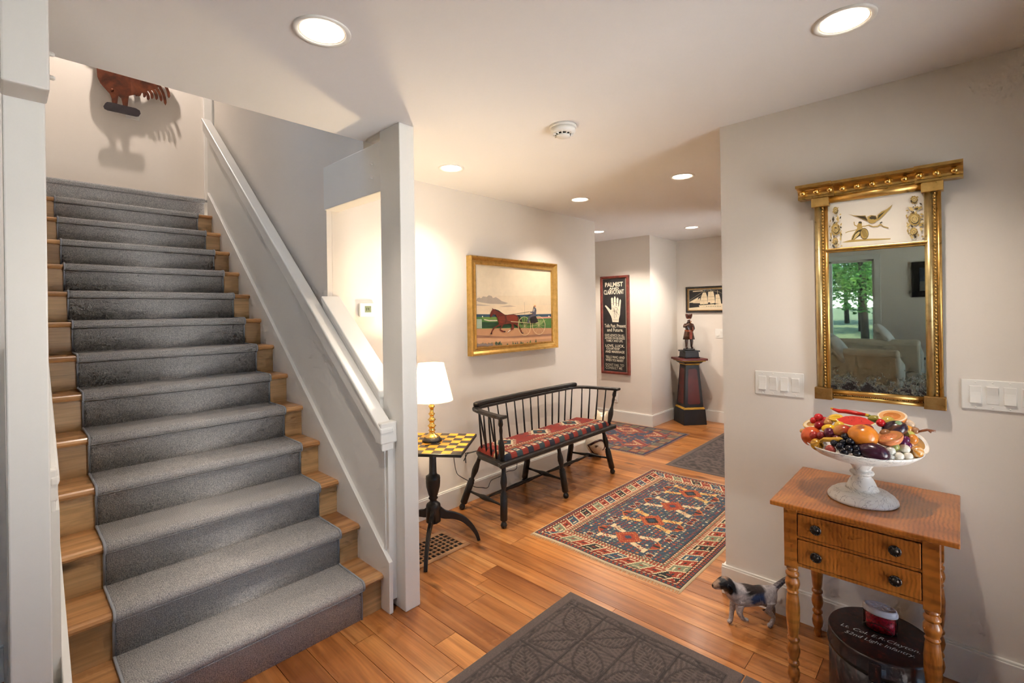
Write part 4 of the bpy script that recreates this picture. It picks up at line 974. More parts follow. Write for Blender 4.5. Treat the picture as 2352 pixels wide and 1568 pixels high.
def woven(name, label, x0, x1, y0, y1, fn, cell, z=.007, rz=0, fringe='x', wob=.006):
    w, h = x1-x0, y1-y0; t = thing(name, label, 'rug', ((x0+x1)/2, (y0+y1)/2, 0), rz)
    nx, ny = int(w/cell), int(h/cell); m = MB(); vs = []
    for j in range(ny+1):
        for i in range(nx+1):
            a, b = i/nx, j/ny; ed = min(a*w, b*h, (1-a)*w, (1-b)*h)
            ox = wob*math.sin(b*9+1)*(1-2*a) if True else 0; oy = wob*math.sin(a*7+2)*(1-2*b)
            vs.append((a*w-w/2+ox, b*h-h/2+oy, (.0012 if ed < 1e-6 else z)+.0008*math.sin(a*17)*math.sin(b*13)))
    m.v = vs
    for j in range(ny):
        for i in range(nx):
            q = j*(nx+1)+i; m.f.append([q, q+1, q+nx+2, q+nx+1]); m.c.append(srgb(*fn((i+.5)/nx*w, (j+.5)/ny*h, w, h))); m.sm.append(True); m.mi.append(0)
    m.build('woven_pile', M['pile'], t)
    f = MB(); rr = random.Random(1)
    for s in (-1, 1):
        n = int(h/.009)
        for i in range(n):
            yy = -h/2+(i+.5)*h/n; xx = s*(w/2-.004); L = rr.uniform(.018, .034); dy = rr.uniform(-.006, .006); ob = wob*math.sin((yy+h/2)/h*9+1)*-s
            f.poly([(xx+ob, yy-.002, .004), (xx+ob, yy+.002, .004), (xx+ob+s*L, yy+dy+.0015, .0012), (xx+ob+s*L, yy+dy-.0015, .0012)][::s], col=srgb(196, 176, 144))
    tag(f.build('fringe', M['pile'], t), kind='stuff')
    return t
woven('patterned_rug', 'large blue and red geometric rug with cream hooked border', 2.43, 4.145, 1.083, 2.12, big_rug, .0058)
woven('patterned_rug', 'worn muted rug with brown border in corridor beyond the bench', 4.46, 5.60, 2.36, 3.72, far_rug, .0085)
# moulded leaf mats
def leaf_groove(u, v, s=.185):
    gx, gy = math.floor(u/s), math.floor(v/s); a, b = u/s-gx-.5, v/s-gy-.5
    if min(.5-abs(a), .5-abs(b)) < .022: return 1
    if (gx+gy) % 2: p, q = (a+b)*.7071, (b-a)*.7071
    else: p, q = (a-b)*.7071, (a+b)*.7071
    L = .60; tt = (q+L)/(2*L)
    if not 0 < tt < 1: return 0
    hwid = .34*math.sin(PI*tt**.8)
    if abs(p) < .014: return 1
    if abs(abs(p)-hwid) < .020: return 1
    if abs(p) < hwid:
        w = (q-abs(p)*.75)/.105
        return 1 if w % 1 < .24 else 0
    w = (q+abs(p)*.5)/.12
    return .7 if w % 1 < .22 else 0
def mat_rug(name, label, x0, x1, y0, y1, cell, full):
    w, h = x1-x0, y1-y0; t = thing(name, label, 'doormat', ((x0+x1)/2, (y0+y1)/2, 0)); nx, ny = int(w/cell), int(h/cell); m = MB(); g = []
    base, low = np.array((96, 84, 80.)), np.array((52, 46, 46.))
    for j in range(ny+1):
        for i in range(nx+1):
            u, v = i/nx*w, j/ny*h; d = min(u, v, w-u, h-v)
            if d < .004: k = 0; z = .001
            elif d < .048: k = 0; z = .006
            elif d < .056: k = 1; z = .0035
            else:
                k = leaf_groove(u-.056, v-.056) if full else (1 if hsh(i//2, j//2, 4) < .33 else 0); z = .0062-.0026*k
            m.v.append((u-w/2, v-h/2, z)); g.append(k)
    for j in range(ny):
        for i in range(nx):
            q = j*(nx+1)+i; k = (g[q]+g[q+1]+g[q+nx+1]+g[q+nx+2])/4; m.f.append([q, q+1, q+nx+2, q+nx+1]); m.c.append(srgb(*(base*(1-k*.8)+low*k*.8))); m.sm.append(True); m.mi.append(0)
    m.build('mat_pile', M['pile'], t); MB().box(-w/2, w/2, -h/2, h/2, 0, .001).build('rubber_backing', M['black'], t); return t
mat_rug('leaf_doormat', 'dark brown doormat moulded with leaf squares in the foreground', .80, 2.052, .655, 1.525, .0052, True)
mat_rug('leaf_doormat', 'second brown leaf doormat barely entering bottom edge of photo', .80, 2.056, -.22, .650, .012, True)
mat_rug('hall_doormat', 'plain dark brown doormat half hidden by right wall corner', 4.355, 5.95, 1.12, 2.088, .011, False)
# ------------------------------------------------------------------ two-drawer stand
def maple(name, direction):
    t = NT(name); v = t.coord('World'); n = t.noise(v, 5, 3, .6, .5)
    wv = t.n('TexWave', wave_type='BANDS', bands_direction=direction); wv.inputs['Scale'].default_value = 26 if direction == 'Y' else 9; wv.inputs['Distortion'].default_value = 6 if direction == 'Y' else 5; wv.inputs['Detail'].default_value = 3; wv.inputs['Detail Scale'].default_value = .45; wv.inputs['Detail Roughness'].default_value = .7; t.l(v, wv.inputs['Vector'])
    c = t.ramp(n, [(.3, srgb(136, 74, 24)), (.55, srgb(172, 102, 38)), (.75, srgb(194, 126, 54))])
    fm = t.ramp(t.noise(v, 9, 3, .6, 1.0), [(.38, (.15, .15, .15, 1)), (.62, (.95, .95, .95, 1))])
    c = t.mix(fm, c, t.ramp(wv.outputs[0], [(.1, (.70, .64, .58, 1)), (.7, (1.1, 1.08, 1.05, 1))]), 'MULTIPLY')
    t.col(c); t.set(Roughness=.28); t.b.inputs['Coat Weight'].default_value = .3; t.b.inputs['Coat Roughness'].default_value = .12; return t.m
M['maple'] = maple('tiger_maple', 'Y'); M['maple_leg'] = maple('tiger_maple_turned', 'Z')
SX, SY = 2.305, .279
sd = thing('two_drawer_stand', 'tiger maple stand with two drawers and turned legs under the mirror', 'side table', (SX, SY, 0))
S = lambda x0, x1, y0, y1, z0, z1: (x0-SX, x1-SX, y0-SY, y1-SY, z0, z1)
MB().box(*S(2.035, 2.566, .008, .549, .727, .745)).build('table_top', M['maple'], sd, bevel=.004)
cs = MB()
for b in ((2.500, 2.535, .09, .468, .500, .727), (2.115, 2.50, .48, .503, .500, .727), (2.115, 2.50, .064, .087, .500, .727), (2.078, 2.10, .09, .468, .500, .512), (2.078, 2.10, .09, .468, .606, .616), (2.078, 2.10, .09, .468, .704, .727), (2.12, 2.5, .07, .49, .500, .505)): cs.box(*S(*b))
cs.build('case', M['maple'], sd, bevel=.001)
PR = [(.018, .488), (.021, .477), (.017, .470), (.0235, .462), (.0235, .453), (.018, .447), (.024, .435), (.0255, .42), (.022, .405), (.018, .396), (.022, .389), (.018, .382), (.0205, .372), (.0245, .33), (.0235, .28), (.019, .23), (.016, .215), (.022, .208), (.022, .20), (.016, .192), (.020, .18), (.0235, .16), (.020, .14), (.0145, .125), (.020, .116), (.020, .109), (.0145, .10), (.019, .09), (.022, .07), (.019, .05), (.013, .036), (.017, .024), (.012, .0)]
for lx, ly in ((2.097, .488), (2.097, .079), (2.524, .488), (2.524, .079)):
    MB().box(*S(lx-.0225, lx+.0225, ly-.0225, ly+.0225, .488, .727)).lathe(PR[::-1], 20, Matrix.Translation((lx-SX, ly-SY, 0))).build('leg', M['maple_leg'], sd, bevel=.0015)
for z0, z1, kz in ((.618, .702, .661), (.514, .604, .559)):
    dr = MB().box(*S(2.0735, 2.098, .104, .463, z0, z1)).build('drawer', M['maple'], sd, bevel=.0025)
    for ky in (.402, .171):
        kb = MB().lathe([(.006, 0), (.006, .006), (.0175, .009), (.0185, .012), (.0165, .0145), (.012, .0135), (.009, .016), (.004, .019), (.0001, .0195)], 24, Matrix.Translation((2.0735-SX, ky-SY, kz)) @ Matrix.Rotation(-PI/2, 4, 'Y'))
        for i in range(14): a = 2*PI*i/14; kb.ball((2.0735-SX-.0138, ky-SY+.0152*math.cos(a), kz+.0152*math.sin(a)), .0026, 6, 4)
        kb.build('knob', M['steel'], dr)

# ------------------------------------------------------------------ marble compote
def marble_mat():
    t = NT('veined_white_marble'); v = t.coord('Object'); n = t.noise(v, 12, 5, .6, 2.2); n2 = t.noise(v, 4, 3, .5, 1)
    c = t.ramp(n2, [(.35, srgb(222, 217, 208)), (.65, srgb(240, 238, 235))])
    t.col(t.mix(t.ramp(n, [(.485, (0, 0, 0, 1)), (.5, (.75, .75, .75, 1)), (.515, (0, 0, 0, 1))]), c, srgb(120, 112, 110))); t.set(Roughness=.3); return t.m
M['marble'] = marble_mat()
CX, CY_, CZ = 2.27, .285, .7455
cp = thing('marble_compote', 'footed white veined marble bowl standing on the maple stand', 'bowl', (CX, CY_, CZ))
MB().lathe([(.110, 0), (.1135, .004), (.112, .012), (.103, .024), (.092, .030), (.089, .034), (.060, .036), (.052, .044)], 48).build('foot', M['marble'], cp)
MB().lathe([(.055, .040), (.048, .055), (.040, .075), (.030, .090), (.029, .096), (.037, .099), (.040, .105), (.037, .111), (.029, .114), (.031, .124), (.042, .142), (.052, .154)], 36).build('stem', M['marble'], cp)
MB().lathe([(.0001, .150), (.06, .150), (.11, .160), (.150, .175), (.178, .196), (.187, .207), (.185, .209), (.176, .204), (.150, .187), (.11, .172), (.06, .165), (.0001, .163)], 56).build('dish', M['marble'], cp)

# ------------------------------------------------------------------ fruit in the compote
def fmesh(rad, fn, seg=20, rings=14, prof=None):
    rad = tuple(r_*1.2 for r_ in rad)
    m = MB().ball((0, 0, 0), rad, seg, rings) if prof is None else MB().lathe(prof, seg)
    me = m.mesh('fruit'); paint(me, fn); me.materials.append(M['glaze']); return me
def nz(p, s=40): return math.sin(p.x*s*9+p.z*s*4)*math.sin(p.y*s*7+1)*math.sin(p.z*s*8+2)
def two(a, b, axis=2, k=30):
    ca, cb = np.array(srgb(*a)), np.array(srgb(*b))
    def f(p, n):
        t_ = min(1, max(0, .5+p[axis]*k+.2*nz(p))); return tuple(ca*(1-t_)+cb*t_)
    return f
def flat(a, v=.12):
    ca = srgb(*a); return lambda p, n: tuple(x*(1+v*nz(p)) for x in ca[:3])+(1,)
def fruit(name, label, pos, rad, fn, rot=(0, 0, 0), cat='fruit', prof=None):
    o = link(name, fmesh(rad, fn, prof=prof)); o.location = pos; o.rotation_euler = rot; tag(o, label, cat, 'fruit piled in the marble bowl'); return o
def cutfruit(name, label, pos, r, depth, nrm, skin, rim, flesh, wall_=.12, seed=None):
    """half fruit: curved skin below, cut face along nrm"""
    t = thing(name, label, 'fruit', pos, group='fruit piled in the marble bowl'); t.rotation_mode = 'QUATERNION'; t.rotation_quaternion = Vector(nrm).to_track_quat('Z', 'Y')
    r *= 1.15; depth *= 1.15
    prof = [(max(.0001, math.sin(a)*r), -math.cos(a)*depth) for a in [PI/2*i/8 for i in range(9)]]
    me = MB().lathe(prof, 28).mesh('skin'); paint(me, flat(skin, .15)); me.materials.append(M['glaze']); link('skin', me, t)
    m = MB().lathe([(r*.995, .0), (r*.97, .0012), (r*(1-wall_), .0008)], 28, caps=False, col=srgb(*rim)); m.lathe([(r*(1-wall_), .0008), (r*.4, -.0005), (.0001, -.0012)], 28, caps=False, col=srgb(*flesh)); m.build('cut_face', M['glaze'], t)
    if seed: 
        for i in range(seed[0]): a = 2*PI*i/seed[0]; MB().ball((r*.28*math.cos(a), r*.28*math.sin(a), .0008), (.0016, .0012, .0008), 6, 4, col=srgb(*seed[1])).build('pip', M['glaze'], t)
    return t
fruit('orange', 'large round orange persimmon at the front of the fruit bowl', (2.1512, .2656, 1.017), (.037, .040, .034), lambda p, n: srgb(150, 84, 50) if (p-Vector((-.018, .004, .031))).length < .013 else flat((214, 128, 44))(p, n))
fruit('aubergine', 'big dark purple aubergine hanging over the front rim', (2.1224, .2333, .9716), (.027, .042, .026), flat((58, 28, 44)), (R(8), 0, 0))
fruit('mango', 'small red and yellow mango left of the orange persimmon', (2.165, .331, 1.022), (.019, .026, .019), two((196, 140, 62), (176, 44, 46), 1, -18), (R(-20), 0, 0))
fruit('plum', 'shiny purple plum beside the red and yellow mango', (2.164, .3705, 1.008), (.0165,)*3, flat((96, 34, 58)))
fruit('plum', 'dull red plum touching the prickly pear', (2.168, .3975, .992), (.0135,)*3, flat((134, 36, 40)))
fruit('lemon', 'yellow lemon behind the purple plum', (2.194, .378, 1.018), (.014, .021, .0135), flat((232, 184, 40)), (R(-10), 0, 0))
fruit('cherry', 'top red cherry of three at the left of bowl', (2.2877, .429, 1.037), (.0142,)*3, flat((200, 30, 36)))
fruit('cherry', 'red cherry tucked left beneath the top cherry', (2.2834, .4456, 1.0236), (.0116,)*3, flat((190, 30, 30)))
fruit('cherry', 'red cherry tucked right beneath the top cherry', (2.2933, .410, 1.028), (.0116,)*3, flat((196, 34, 34)))
fruit('cherry', 'dark red cherry in front of the cut apple', (2.2426, .4197, 1.014), (.014,)*3, flat((150, 22, 36)))
fruit('tamarillo', 'small tan fruit between cherries and lemon', (2.2345, .3875, 1.031), (.012,)*3, flat((190, 134, 78)))
cutfruit('apple_half', 'cut yellow apple piece with speckled skin at left rim', (2.275, .45, 1.013), .030, .024, (-.35, .25, .9), (184, 132, 60), (214, 180, 110), (226, 208, 170))
cutfruit('papaya_half', 'bright yellow half papaya behind the watermelon', (2.262, .366, 1.052), .022, .016, (-.3, .1, .95), (226, 176, 30), (236, 190, 50), (226, 180, 70))
pp = fruit('prickly_pear', 'orange prickly pear with dark star crown on the left rim', (2.2127, .440, .9735), (.030, .031, .032), flat((206, 88, 38)))
cr = MB()
for i in range(9):
    a = 2*PI*i/9; MM = Matrix.Translation(Vector((-.55, .66, -.05)).normalized()*.0285) @ Vector((-.55, .66, -.05)).to_track_quat('Z', 'Y').to_matrix().to_4x4()
    cr.add([MM @ Vector(q) for q in ((.006*math.cos(a-.3), .006*math.sin(a-.3), .002), (.006*math.cos(a+.3), .006*math.sin(a+.3), .002), (.017*math.cos(a), .017*math.sin(a), .0)) ], [(0, 1, 2)], col=srgb(66, 50, 30))
cr.lathe([(.013, .001), (.008, .003), (.0001, .002)], 16, MM, col=srgb(120, 104, 60)); cr.build('crown', M['glaze'], pp)
fruit('olive', 'olive green fruit behind the watermelon slice', (2.3168, .2473, 1.052), (.012, .019, .012), flat((150, 138, 56)))
fruit('cherry', 'single red cherry right of the watermelon slice', (2.2539, .2228, 1.052), (.0125,)*3, flat((206, 36, 40)))
cutfruit('melon_half', 'pale orange half melon on top at the back right', (2.328, .196, 1.070), .040, .030, (-.34, .05, .94), (206, 126, 60), (240, 222, 196), (226, 164, 104), .14)
eg = fruit('striped_eggplant', 'dark striped round eggplant with green stem cap', (2.2643, .183, 1.034), (.028, .034, .025), lambda p, n: srgb(104, 66, 50) if math.sin(p.z*180+p.y*60) > .55 else srgb(56, 38, 48), (R(-20), 0, 0))
MB().lathe([(.0125, .0), (.010, .005), (.003, .008), (.002, .012)], 10, Matrix.Translation((-.012, -.020, .018)) @ Vector((-.4, -.6, .6)).to_track_quat('Z', 'Y').to_matrix().to_4x4(), col=srgb(128, 160, 122)).build('calyx', M['glaze'], eg)
fruit('almond_fruit', 'pale almond shaped fruit at the back right of bowl', (2.3259, .1469, 1.048), (.013, .018, .0125), flat((214, 186, 158)), (R(25), 0, 0))
fruit('apricot', 'orange apricot beneath the pale almond shaped fruit', (2.322, .150, 1.030), (.015,)*3, flat((226, 150, 52)))
cutfruit('squash_half', 'tan cut squash half with flat face on the right front', (2.1775, .194, 1.022), .038, .030, (-.25, .28, .92), (214, 132, 86), (150, 84, 50), (190, 124, 70), .06, (5, (130, 60, 36)))
fruit('green_pear', 'small yellow green pear near the twig', (2.2955, .1444, 1.008), (.017, .0168, .017), flat((196, 190, 100)))
cutfruit('guava_half', 'half guava showing its white cut face at right rim', (2.302, .118, .985), .036, .026, (-.42, -.62, .5), (178, 124, 62), (226, 206, 180), (240, 226, 208), .08)
fruit('white_egg', 'white stone egg left of the other pale eggs', (2.1449, .1857, .9796), (.012, .0125, .0115), flat((212, 210, 200), .04))
fruit('white_egg', 'largest white stone egg below the purple grapes', (2.1856, .1514, .9837), (.013, .0155, .0131), flat((226, 220, 204), .04))
fruit('white_egg', 'white stone egg lowest in the middle of bowl rim', (2.153, .1658, .9623), (.013, .0152, .0123), flat((228, 222, 208), .04))
fruit('white_egg', 'white stone egg next to the ribbed orange gourd', (2.1801, .142, .9615), (.0125, .0137, .0116), flat((228, 222, 208), .04))
fruit('white_egg', 'white egg painted grey for shade beside the aubergine', (2.1371, .1884, .957), (.012, .0128, .0108), flat((180, 178, 172), .04))  # white like the others, its shade put into the grey
def ribbed(cA, cB, n=8):
    a_, b_ = srgb(*cA), srgb(*cB); return lambda p, q: a_ if math.cos(math.atan2(p.y, p.x)*n) > -.4 else b_
fruit('ribbed_gourd', 'ribbed yellow gourd at the front left rim', (2.1583, .411, .958), (.019, .0195, .0165), ribbed((206, 150, 42), (140, 92, 24)), (R(30), R(-60), 0))
fruit('ribbed_gourd', 'ribbed orange and white gourd at the right rim', (2.2342, .1205, .9675), (.019, .0185, .0165), ribbed((214, 138, 44), (236, 206, 160)), (R(-30), R(-50), 0))
fruit('pink_plum', 'mottled pink plum under the black grapes', (2.1195, .3605, .9565), (.0135, .0148, .0138), flat((156, 66, 58), .3))
fruit('hazelnut', 'brown nut beside the base of the twig', (2.3178, .1274, 1.0265), (.0105,)*3, flat((168, 122, 88)))
fruit('fig', 'small tan fig end poking from far left of bowl', (2.2525, .4775, .981), (.0085, .011, .0085), flat((196, 150, 84)))
for i_, (nm_, lb_, ps_, rd_, cl_) in enumerate((('plum', 'dark plum between mango and black grapes', (2.150, .345, .990), .015, (92, 36, 44)), ('lime', 'green lime under the orange persimmon', (2.148, .300, .985), .016, (120, 138, 60)), ('lemon', 'yellow lemon left below the watermelon slice', (2.205, .345, 1.03), .016, (226, 182, 60)), ('crab_apple', 'red crab apple low between prickly pear and gourd', (2.185, .425, .985), .014, (170, 50, 44)), ('walnut', 'brown walnut behind the cut squash', (2.215, .205, 1.02), .016, (150, 104, 66)), ('plum', 'purple plum half hidden below the striped eggplant', (2.225, .175, 1.01), .015, (80, 34, 54)), ('lime', 'small lime between white eggs and squash', (2.165, .178, .992), .014, (150, 150, 84)), ('apricot', 'orange apricot deep behind the guava half', (2.285, .135, 1.0), .016, (214, 132, 56)), ('crab_apple', 'dark red crab apple behind the cherries', (2.262, .405, 1.018), .015, (140, 34, 40)), ('walnut', 'tan walnut between papaya and cherries', (2.262, .388, 1.035), .013, (186, 140, 92)), ('plum', 'reddish plum behind the orange persimmon', (2.19, .255, 1.035), .016, (130, 46, 44)), ('pear', 'yellow pear under the half melon', (2.295, .205, 1.05), .019, (206, 178, 84)))):
    fruit(nm_, lb_, ps_, (rd_, rd_, rd_), flat(cl_, .2))
def bunch(name, label, spots, col, stem):
    t = thing(name, label, 'fruit', spots[0][0], group='fruit piled in the marble bowl'); o0 = Vector(spots[0][0])
    for p, r_ in spots:
        me = fmesh((r_,)*3, flat(col, .1), 14, 10); link('grape', me, t).location = Vector(p)-o0
    MB().tube([Vector(q)-o0 for q in stem], .0016, 5, col=srgb(96, 72, 40)).build('stem', M['glaze'], t)
bunch('grape_bunch', 'bunch of glossy black grapes spilling over the front rim', [((2.1343, .3166, 1.0068), .0122), ((2.1222, .2991, .9949), .0133), ((2.1243, .3491, .9815), .0110), ((2.1148, .3286, .9747), .0132), ((2.1084, .3008, .9715), .0132), ((2.1101, .2787, .978), .0118), ((2.1075, .3162, .9605), .0130), ((2.1065, .2779, .9635), .0126), ((2.1249, .3189, .9881), .0118)], (20, 20, 30), [(2.14, .317, .99), (2.125, .31, .98), (2.12, .30, .96)])
bunch('grape_bunch', 'three purple grapes right of the cut squash', [((2.226, .1496, 1.0076), .0116), ((2.1984, .1572, 1.0012), .0132), ((2.2108, .1416, .992), .0100)], (92, 26, 70), [(2.225, .155, 1.0), (2.21, .155, .995), (2.205, .148, .99)])
bn = MB().tube(smooth_path([(2.1449, .3985, .9744), (2.139, .384, .9850), (2.133, .36, .9905), (2.1275, .338, .9965), (2.127, .318, 1.003)], 4), [.003]+[.0065]*3+[.0088]*10+[.006]*2+[.003], 8, col=srgb(196, 150, 54)).build('banana', M['glaze']); tag(bn, 'small brown flecked banana behind the black grapes', 'fruit', 'fruit piled in the marble bowl')
ch = thing('chili_pepper', 'long red chili with yellow ends along the back of bowl', 'fruit', (2.352, .33, 1.062), group='fruit piled in the marble bowl')
MB().tube([(.01, .062, .004), (.004, .04, -.001), (0, .015, .0015), (0, -.02, -.002), (0, -.05, -.004)], [.005, .008, .0085, .0085, .006], 10, col=srgb(206, 38, 30)).build('pod', M['glaze'], ch)
MB().tube([(.012, .070, .006), (.01, .061, .004)], [.003, .0056], 8, col=srgb(222, 178, 50)).tube([(0, -.049, -.004), (0, -.060, -.006)], [.0064, .006], 8, col=srgb(222, 178, 50)).tube([(0, -.059, -.006), (0, -.072, -.010)], [.0062, .004], 8, col=srgb(96, 130, 60)).build('tips', M['glaze'], ch)
tw = MB().tube([(2.318, .125, 1.018), (2.3125, .1165, 1.0261), (2.3138, .0935, 1.0353), (2.3122, .0698, 1.034)], [.004, .0045, .0045, .0035], 7, col=srgb(132, 78, 50)).tube([(2.3138, .090, 1.035), (2.311, .082, 1.027)], [.004, .003], 6, col=srgb(132, 78, 50)).build('dry_twig', M['glaze']); tag(tw, 'short brown twig sticking out at the right of bowl', 'twig')
wm = thing('watermelon_slice', 'red watermelon slice with green rind on top of the pile', 'fruit', (2.222, .2985, 1.052), group='fruit piled in the marble bowl')
nW = Vector((-.50, 0, .866)); bW = Vector((.866, 0, .50)); aW = Vector((0, -1, 0))
MW = Matrix((aW, bW, nW)).transposed().to_4x4()
arc = [(-.062, .0), (-.052, -.014), (-.034, -.024), (-.010, -.030), (.014, -.029), (.036, -.022), (.054, -.010), (.064, .003)]
topw = [(.030, .026), (.012, .031), (-.010, .030), (-.032, .024)]
MB().prism(arc+topw, .0001, MW @ Matrix.Translation((0, 0, 0)), col=srgb(226, 214, 160)).build('pale_rim', M['glaze'], wm)
MB().prism([(x*.93, y*.84+.002) for x, y in arc]+topw, .0012, MW, col=srgb(204, 60, 52)).build('flesh', M['glaze'], wm)
rd = MB(); n_ = len(arc)
for lv in range(4):
    s0, s1 = 1-.10*lv**1.3, 1-.10*(lv+1)**1.3; z0, z1 = -.007*lv, -.007*(lv+1)
    rd.add([MW @ Vector((x*s0, y*s0, z0)) for x, y in arc]+[MW @ Vector((x*s1, y*s1, z1)) for x, y in arc], [(i, i+1, n_+i+1, n_+i) for i in range(n_-1)], col=srgb(52, 92, 40) if lv else srgb(170, 186, 112), smooth=True)
rd.build('rind', M['glaze'], wm)
for sx_, sy_ in ((-.022, .016), (-.004, .018), (.012, .019), (.02, .006), (-.01, .004)): MB().ball(MW @ Vector((sx_, sy_, .0014)), (.002, .0014, .001), 6, 4, col=srgb(40, 22, 18)).build('seed', M['glaze'], wm)

# ------------------------------------------------------------------ lettered oval tin box and jar
def tin_mat():
    t = NT('mottled_japanned_tin'); v = t.coord('Object', (60, 60, 14)); n = t.noise(v, 1, 3)
    t.col(t.ramp(n, [(.42, srgb(34, 22, 24)), (.6, srgb(52, 28, 26)), (.72, srgb(92, 40, 30))])); t.set(Roughness=.4); t.b.inputs['Coat Weight'].default_value = .2; return t.m
M['tin'] = tin_mat()
OX, OY, OZ = 2.255, .232, .255
bx = thing('oval_tin_box', 'dark oval tin box with white lettering on its lid under the stand', 'box', (OX, OY, 0))
RX_, RY_ = .178, .166
MB().lathe([(.985, 0), (1, .006), (1, OZ-.055)], 56, None, True, RX_*.985, RY_*.985).build('body', M['tin'], bx)
MB().lathe([(1.012, OZ-.058), (1.012, OZ-.052), (1, OZ-.050), (1, OZ-.006), (.985, OZ), (.97, OZ+.0005), (.0001, OZ+.001)], 56, None, True, RX_, RY_).build('lid', M['tin'], bx)
MB().lathe([(1.016, OZ-.060), (1.02, OZ-.056), (1.016, OZ-.052)], 56, None, True, RX_, RY_, False).build('lid_bead', M['steel'], bx)
lt = MB(); MT = Matrix(((0, 1, 0, 0), (-1, 0, 0, 0), (0, 0, 1, OZ+.0018), (0, 0, 0, 1)))
MT = Matrix(((0, 1, 0, 0), (-1, 0, 0, 0), (0, 0, 1, 0), (0, 0, 0, 1)))
text_mesh(lt, 'Lt. Col. E.R.Clayton.', -.003, 2.222-OX, .236, .026, OZ+.0018, (214, 220, 224), .35, .0, MT)
text_mesh(lt, '52nd Light Infantry.', .0, 2.184-OX, .205, .026, OZ+.0018, (214, 220, 224), .35, .0, MT)
lt.build('lettering', M['painted'], bx)
hs = MB().box(-RX_-.006, -RX_+.006, -.018, .018, OZ-.075, OZ-.012).build('hasp', M['tin'], bx, bevel=.002)
MB().box(-RX_-.014, -RX_, -.020, .020, OZ-.098, OZ-.093).lathe([(.008, 0), (.008, .012), (.005, .014)], 12, Matrix.Translation((-RX_, .004, OZ-.083)) @ Matrix.Rotation(-PI/2, 4, 'Y')).build('catch', M['steel'], hs)
jr = thing('glass_jar', 'oval glass jar of red beads with white lid on the tin box', 'jar', (2.285, .236, OZ+.0016), R(-6))
M['redfill'] = plain('red_beads', srgb(196, 20, 48), .35, var=.5, vscale=160)
def clear_mat():
    t = NT('clear_jar_glass'); tr = t.n('BsdfTransparent'); tr.inputs[0].default_value = (.93, .94, .95, 1); gl = t.n('BsdfGlossy'); gl.inputs['Roughness'].default_value = .03; lw = t.n('LayerWeight'); lw.inputs[0].default_value = .25; mx = t.n('MixShader')
    t.l(lw.outputs['Fresnel'], mx.inputs[0]); t.l(tr.outputs[0], mx.inputs[1]); t.l(gl.outputs[0], mx.inputs[2]); t.l(mx.outputs[0], t.out.inputs[0]); return t.m
MB().lathe([(.88, .002), (.90, .048)], 32, None, True, .032, .050).build('red_contents', M['redfill'], jr)
MB().lathe([(.93, 0), (1, .004), (1, .066), (.94, .072)], 32, None, True, .035, .053, False).build('glass_body', clear_mat(), jr)
M['lid'] = plain('frosted_white_lid', srgb(214, 216, 226), .4, var=.02)
ld = MB().lathe([(1.02, .066), (1.05, .068), (1.05, .077), (1.0, .079), (1.0, .083), (.97, .087), (.88, .089), (.84, .0875), (.0001, .0875)], 36, None, True, .035, .053).build('lid', M['lid'], jr)
fl_ = MB()
for i in range(12): a = 2*PI*i/12; fl_.ball((.016*math.cos(a), .026*math.sin(a), .0878), (.0065, .0028, .0016), 8, 5, Matrix.Rotation(math.atan2(math.sin(a)*.026, math.cos(a)*.016), 4, 'Z'))
fl_.build('moulded_flower', M['lid'], ld)
MB().tube([(-.0375, .046*math.cos(2*PI*i/24), .018+.017*math.sin(2*PI*i/24)) for i in range(24)], .0014, 6, closed=True).build('wire_ring', M['black'], jr)

# ------------------------------------------------------------------ painted dog figurine
def dog_col(p, n):
    s_ = nz(p, 60)
    if p.x > .090 and p.z > .150 and p.x < .152 and (p.z < .205 or p.x < .11): return srgb(22, 20, 26)
    if p.x > .176: return srgb(26, 22, 22)
    if -.05 < p.x < .04 and p.z > .142: return srgb(44, 36, 36)
    if -.04 < p.x < .032 and p.z > .104 and s_ > -.35: return srgb(46, 66, 108)
    if p.x > .09 and p.z > .17: return srgb(150, 118, 96)
    if p.x < -.10 and p.z > .15: return srgb(120, 112, 116) if s_ > 0 else srgb(70, 62, 64)
    g = 176+40*s_; return srgb(g, g-6, g-4)
dv = [(-.07, 0, .128), (-.02, 0, .122), (.03, 0, .118), (.068, 0, .120), (.088, 0, .148), (.112, 0, .182), (.130, 0, .188), (.156, 0, .176), (.180, 0, .172),
      (-.102, 0, .146), (-.145, 0, .175), (-.195, 0, .200),
      (.068, .022, .100), (.074, .026, .066), (.055, .028, .040), (.034, .028, .036),
      (.070, -.018, .098), (.084, -.014, .052), (.092, -.008, .014), (.108, -.006, .010),
      (-.072, .022, .104), (-.048, .030, .072), (-.078, .034, .044), (-.060, .036, .012), (-.044, .036, .010),
      (-.078, -.020, .104), (-.070, -.028, .074), (-.118, -.032, .046), (-.120, -.034, .012), (-.104, -.034, .010)]
de = [(0, 1), (1, 2), (2, 3), (3, 4), (4, 5), (5, 6), (6, 7), (7, 8), (0, 9), (9, 10), (10, 11), (3, 12), (12, 13), (13, 14), (14, 15), (3, 16), (16, 17), (17, 18), (18, 19), (0, 20), (20, 21), (21, 22), (22, 23), (23, 24), (0, 25), (25, 26), (26, 27), (27, 28), (28, 29)]
drr = [.040, .040, .043, .047, .038, .031, .029, .018, .011, .014, .011, .006, .020, .013, .009, .010, .019, .010, .010, .011, .026, .016, .009, .010, .011, .024, .014, .009, .010, .011]
dme = skin_mesh('body', dv, de, drr, 2, 2); mn = min(v.co.z for v in dme.vertices)
for v in dme.vertices: v.co.z -= mn
paint(dme, dog_col); dme.materials.append(attr_mat('painted_cast_iron', .45, bump=.6, bscale=260, var=.25, gain=140))
dg_ = thing('dog_figurine', 'painted setter dog figurine standing with raised paw by wall', 'figurine', (2.42, .735, 0), math.atan2(.66, -.75)); dg_.scale = (1.1, 1.1, 1.1)
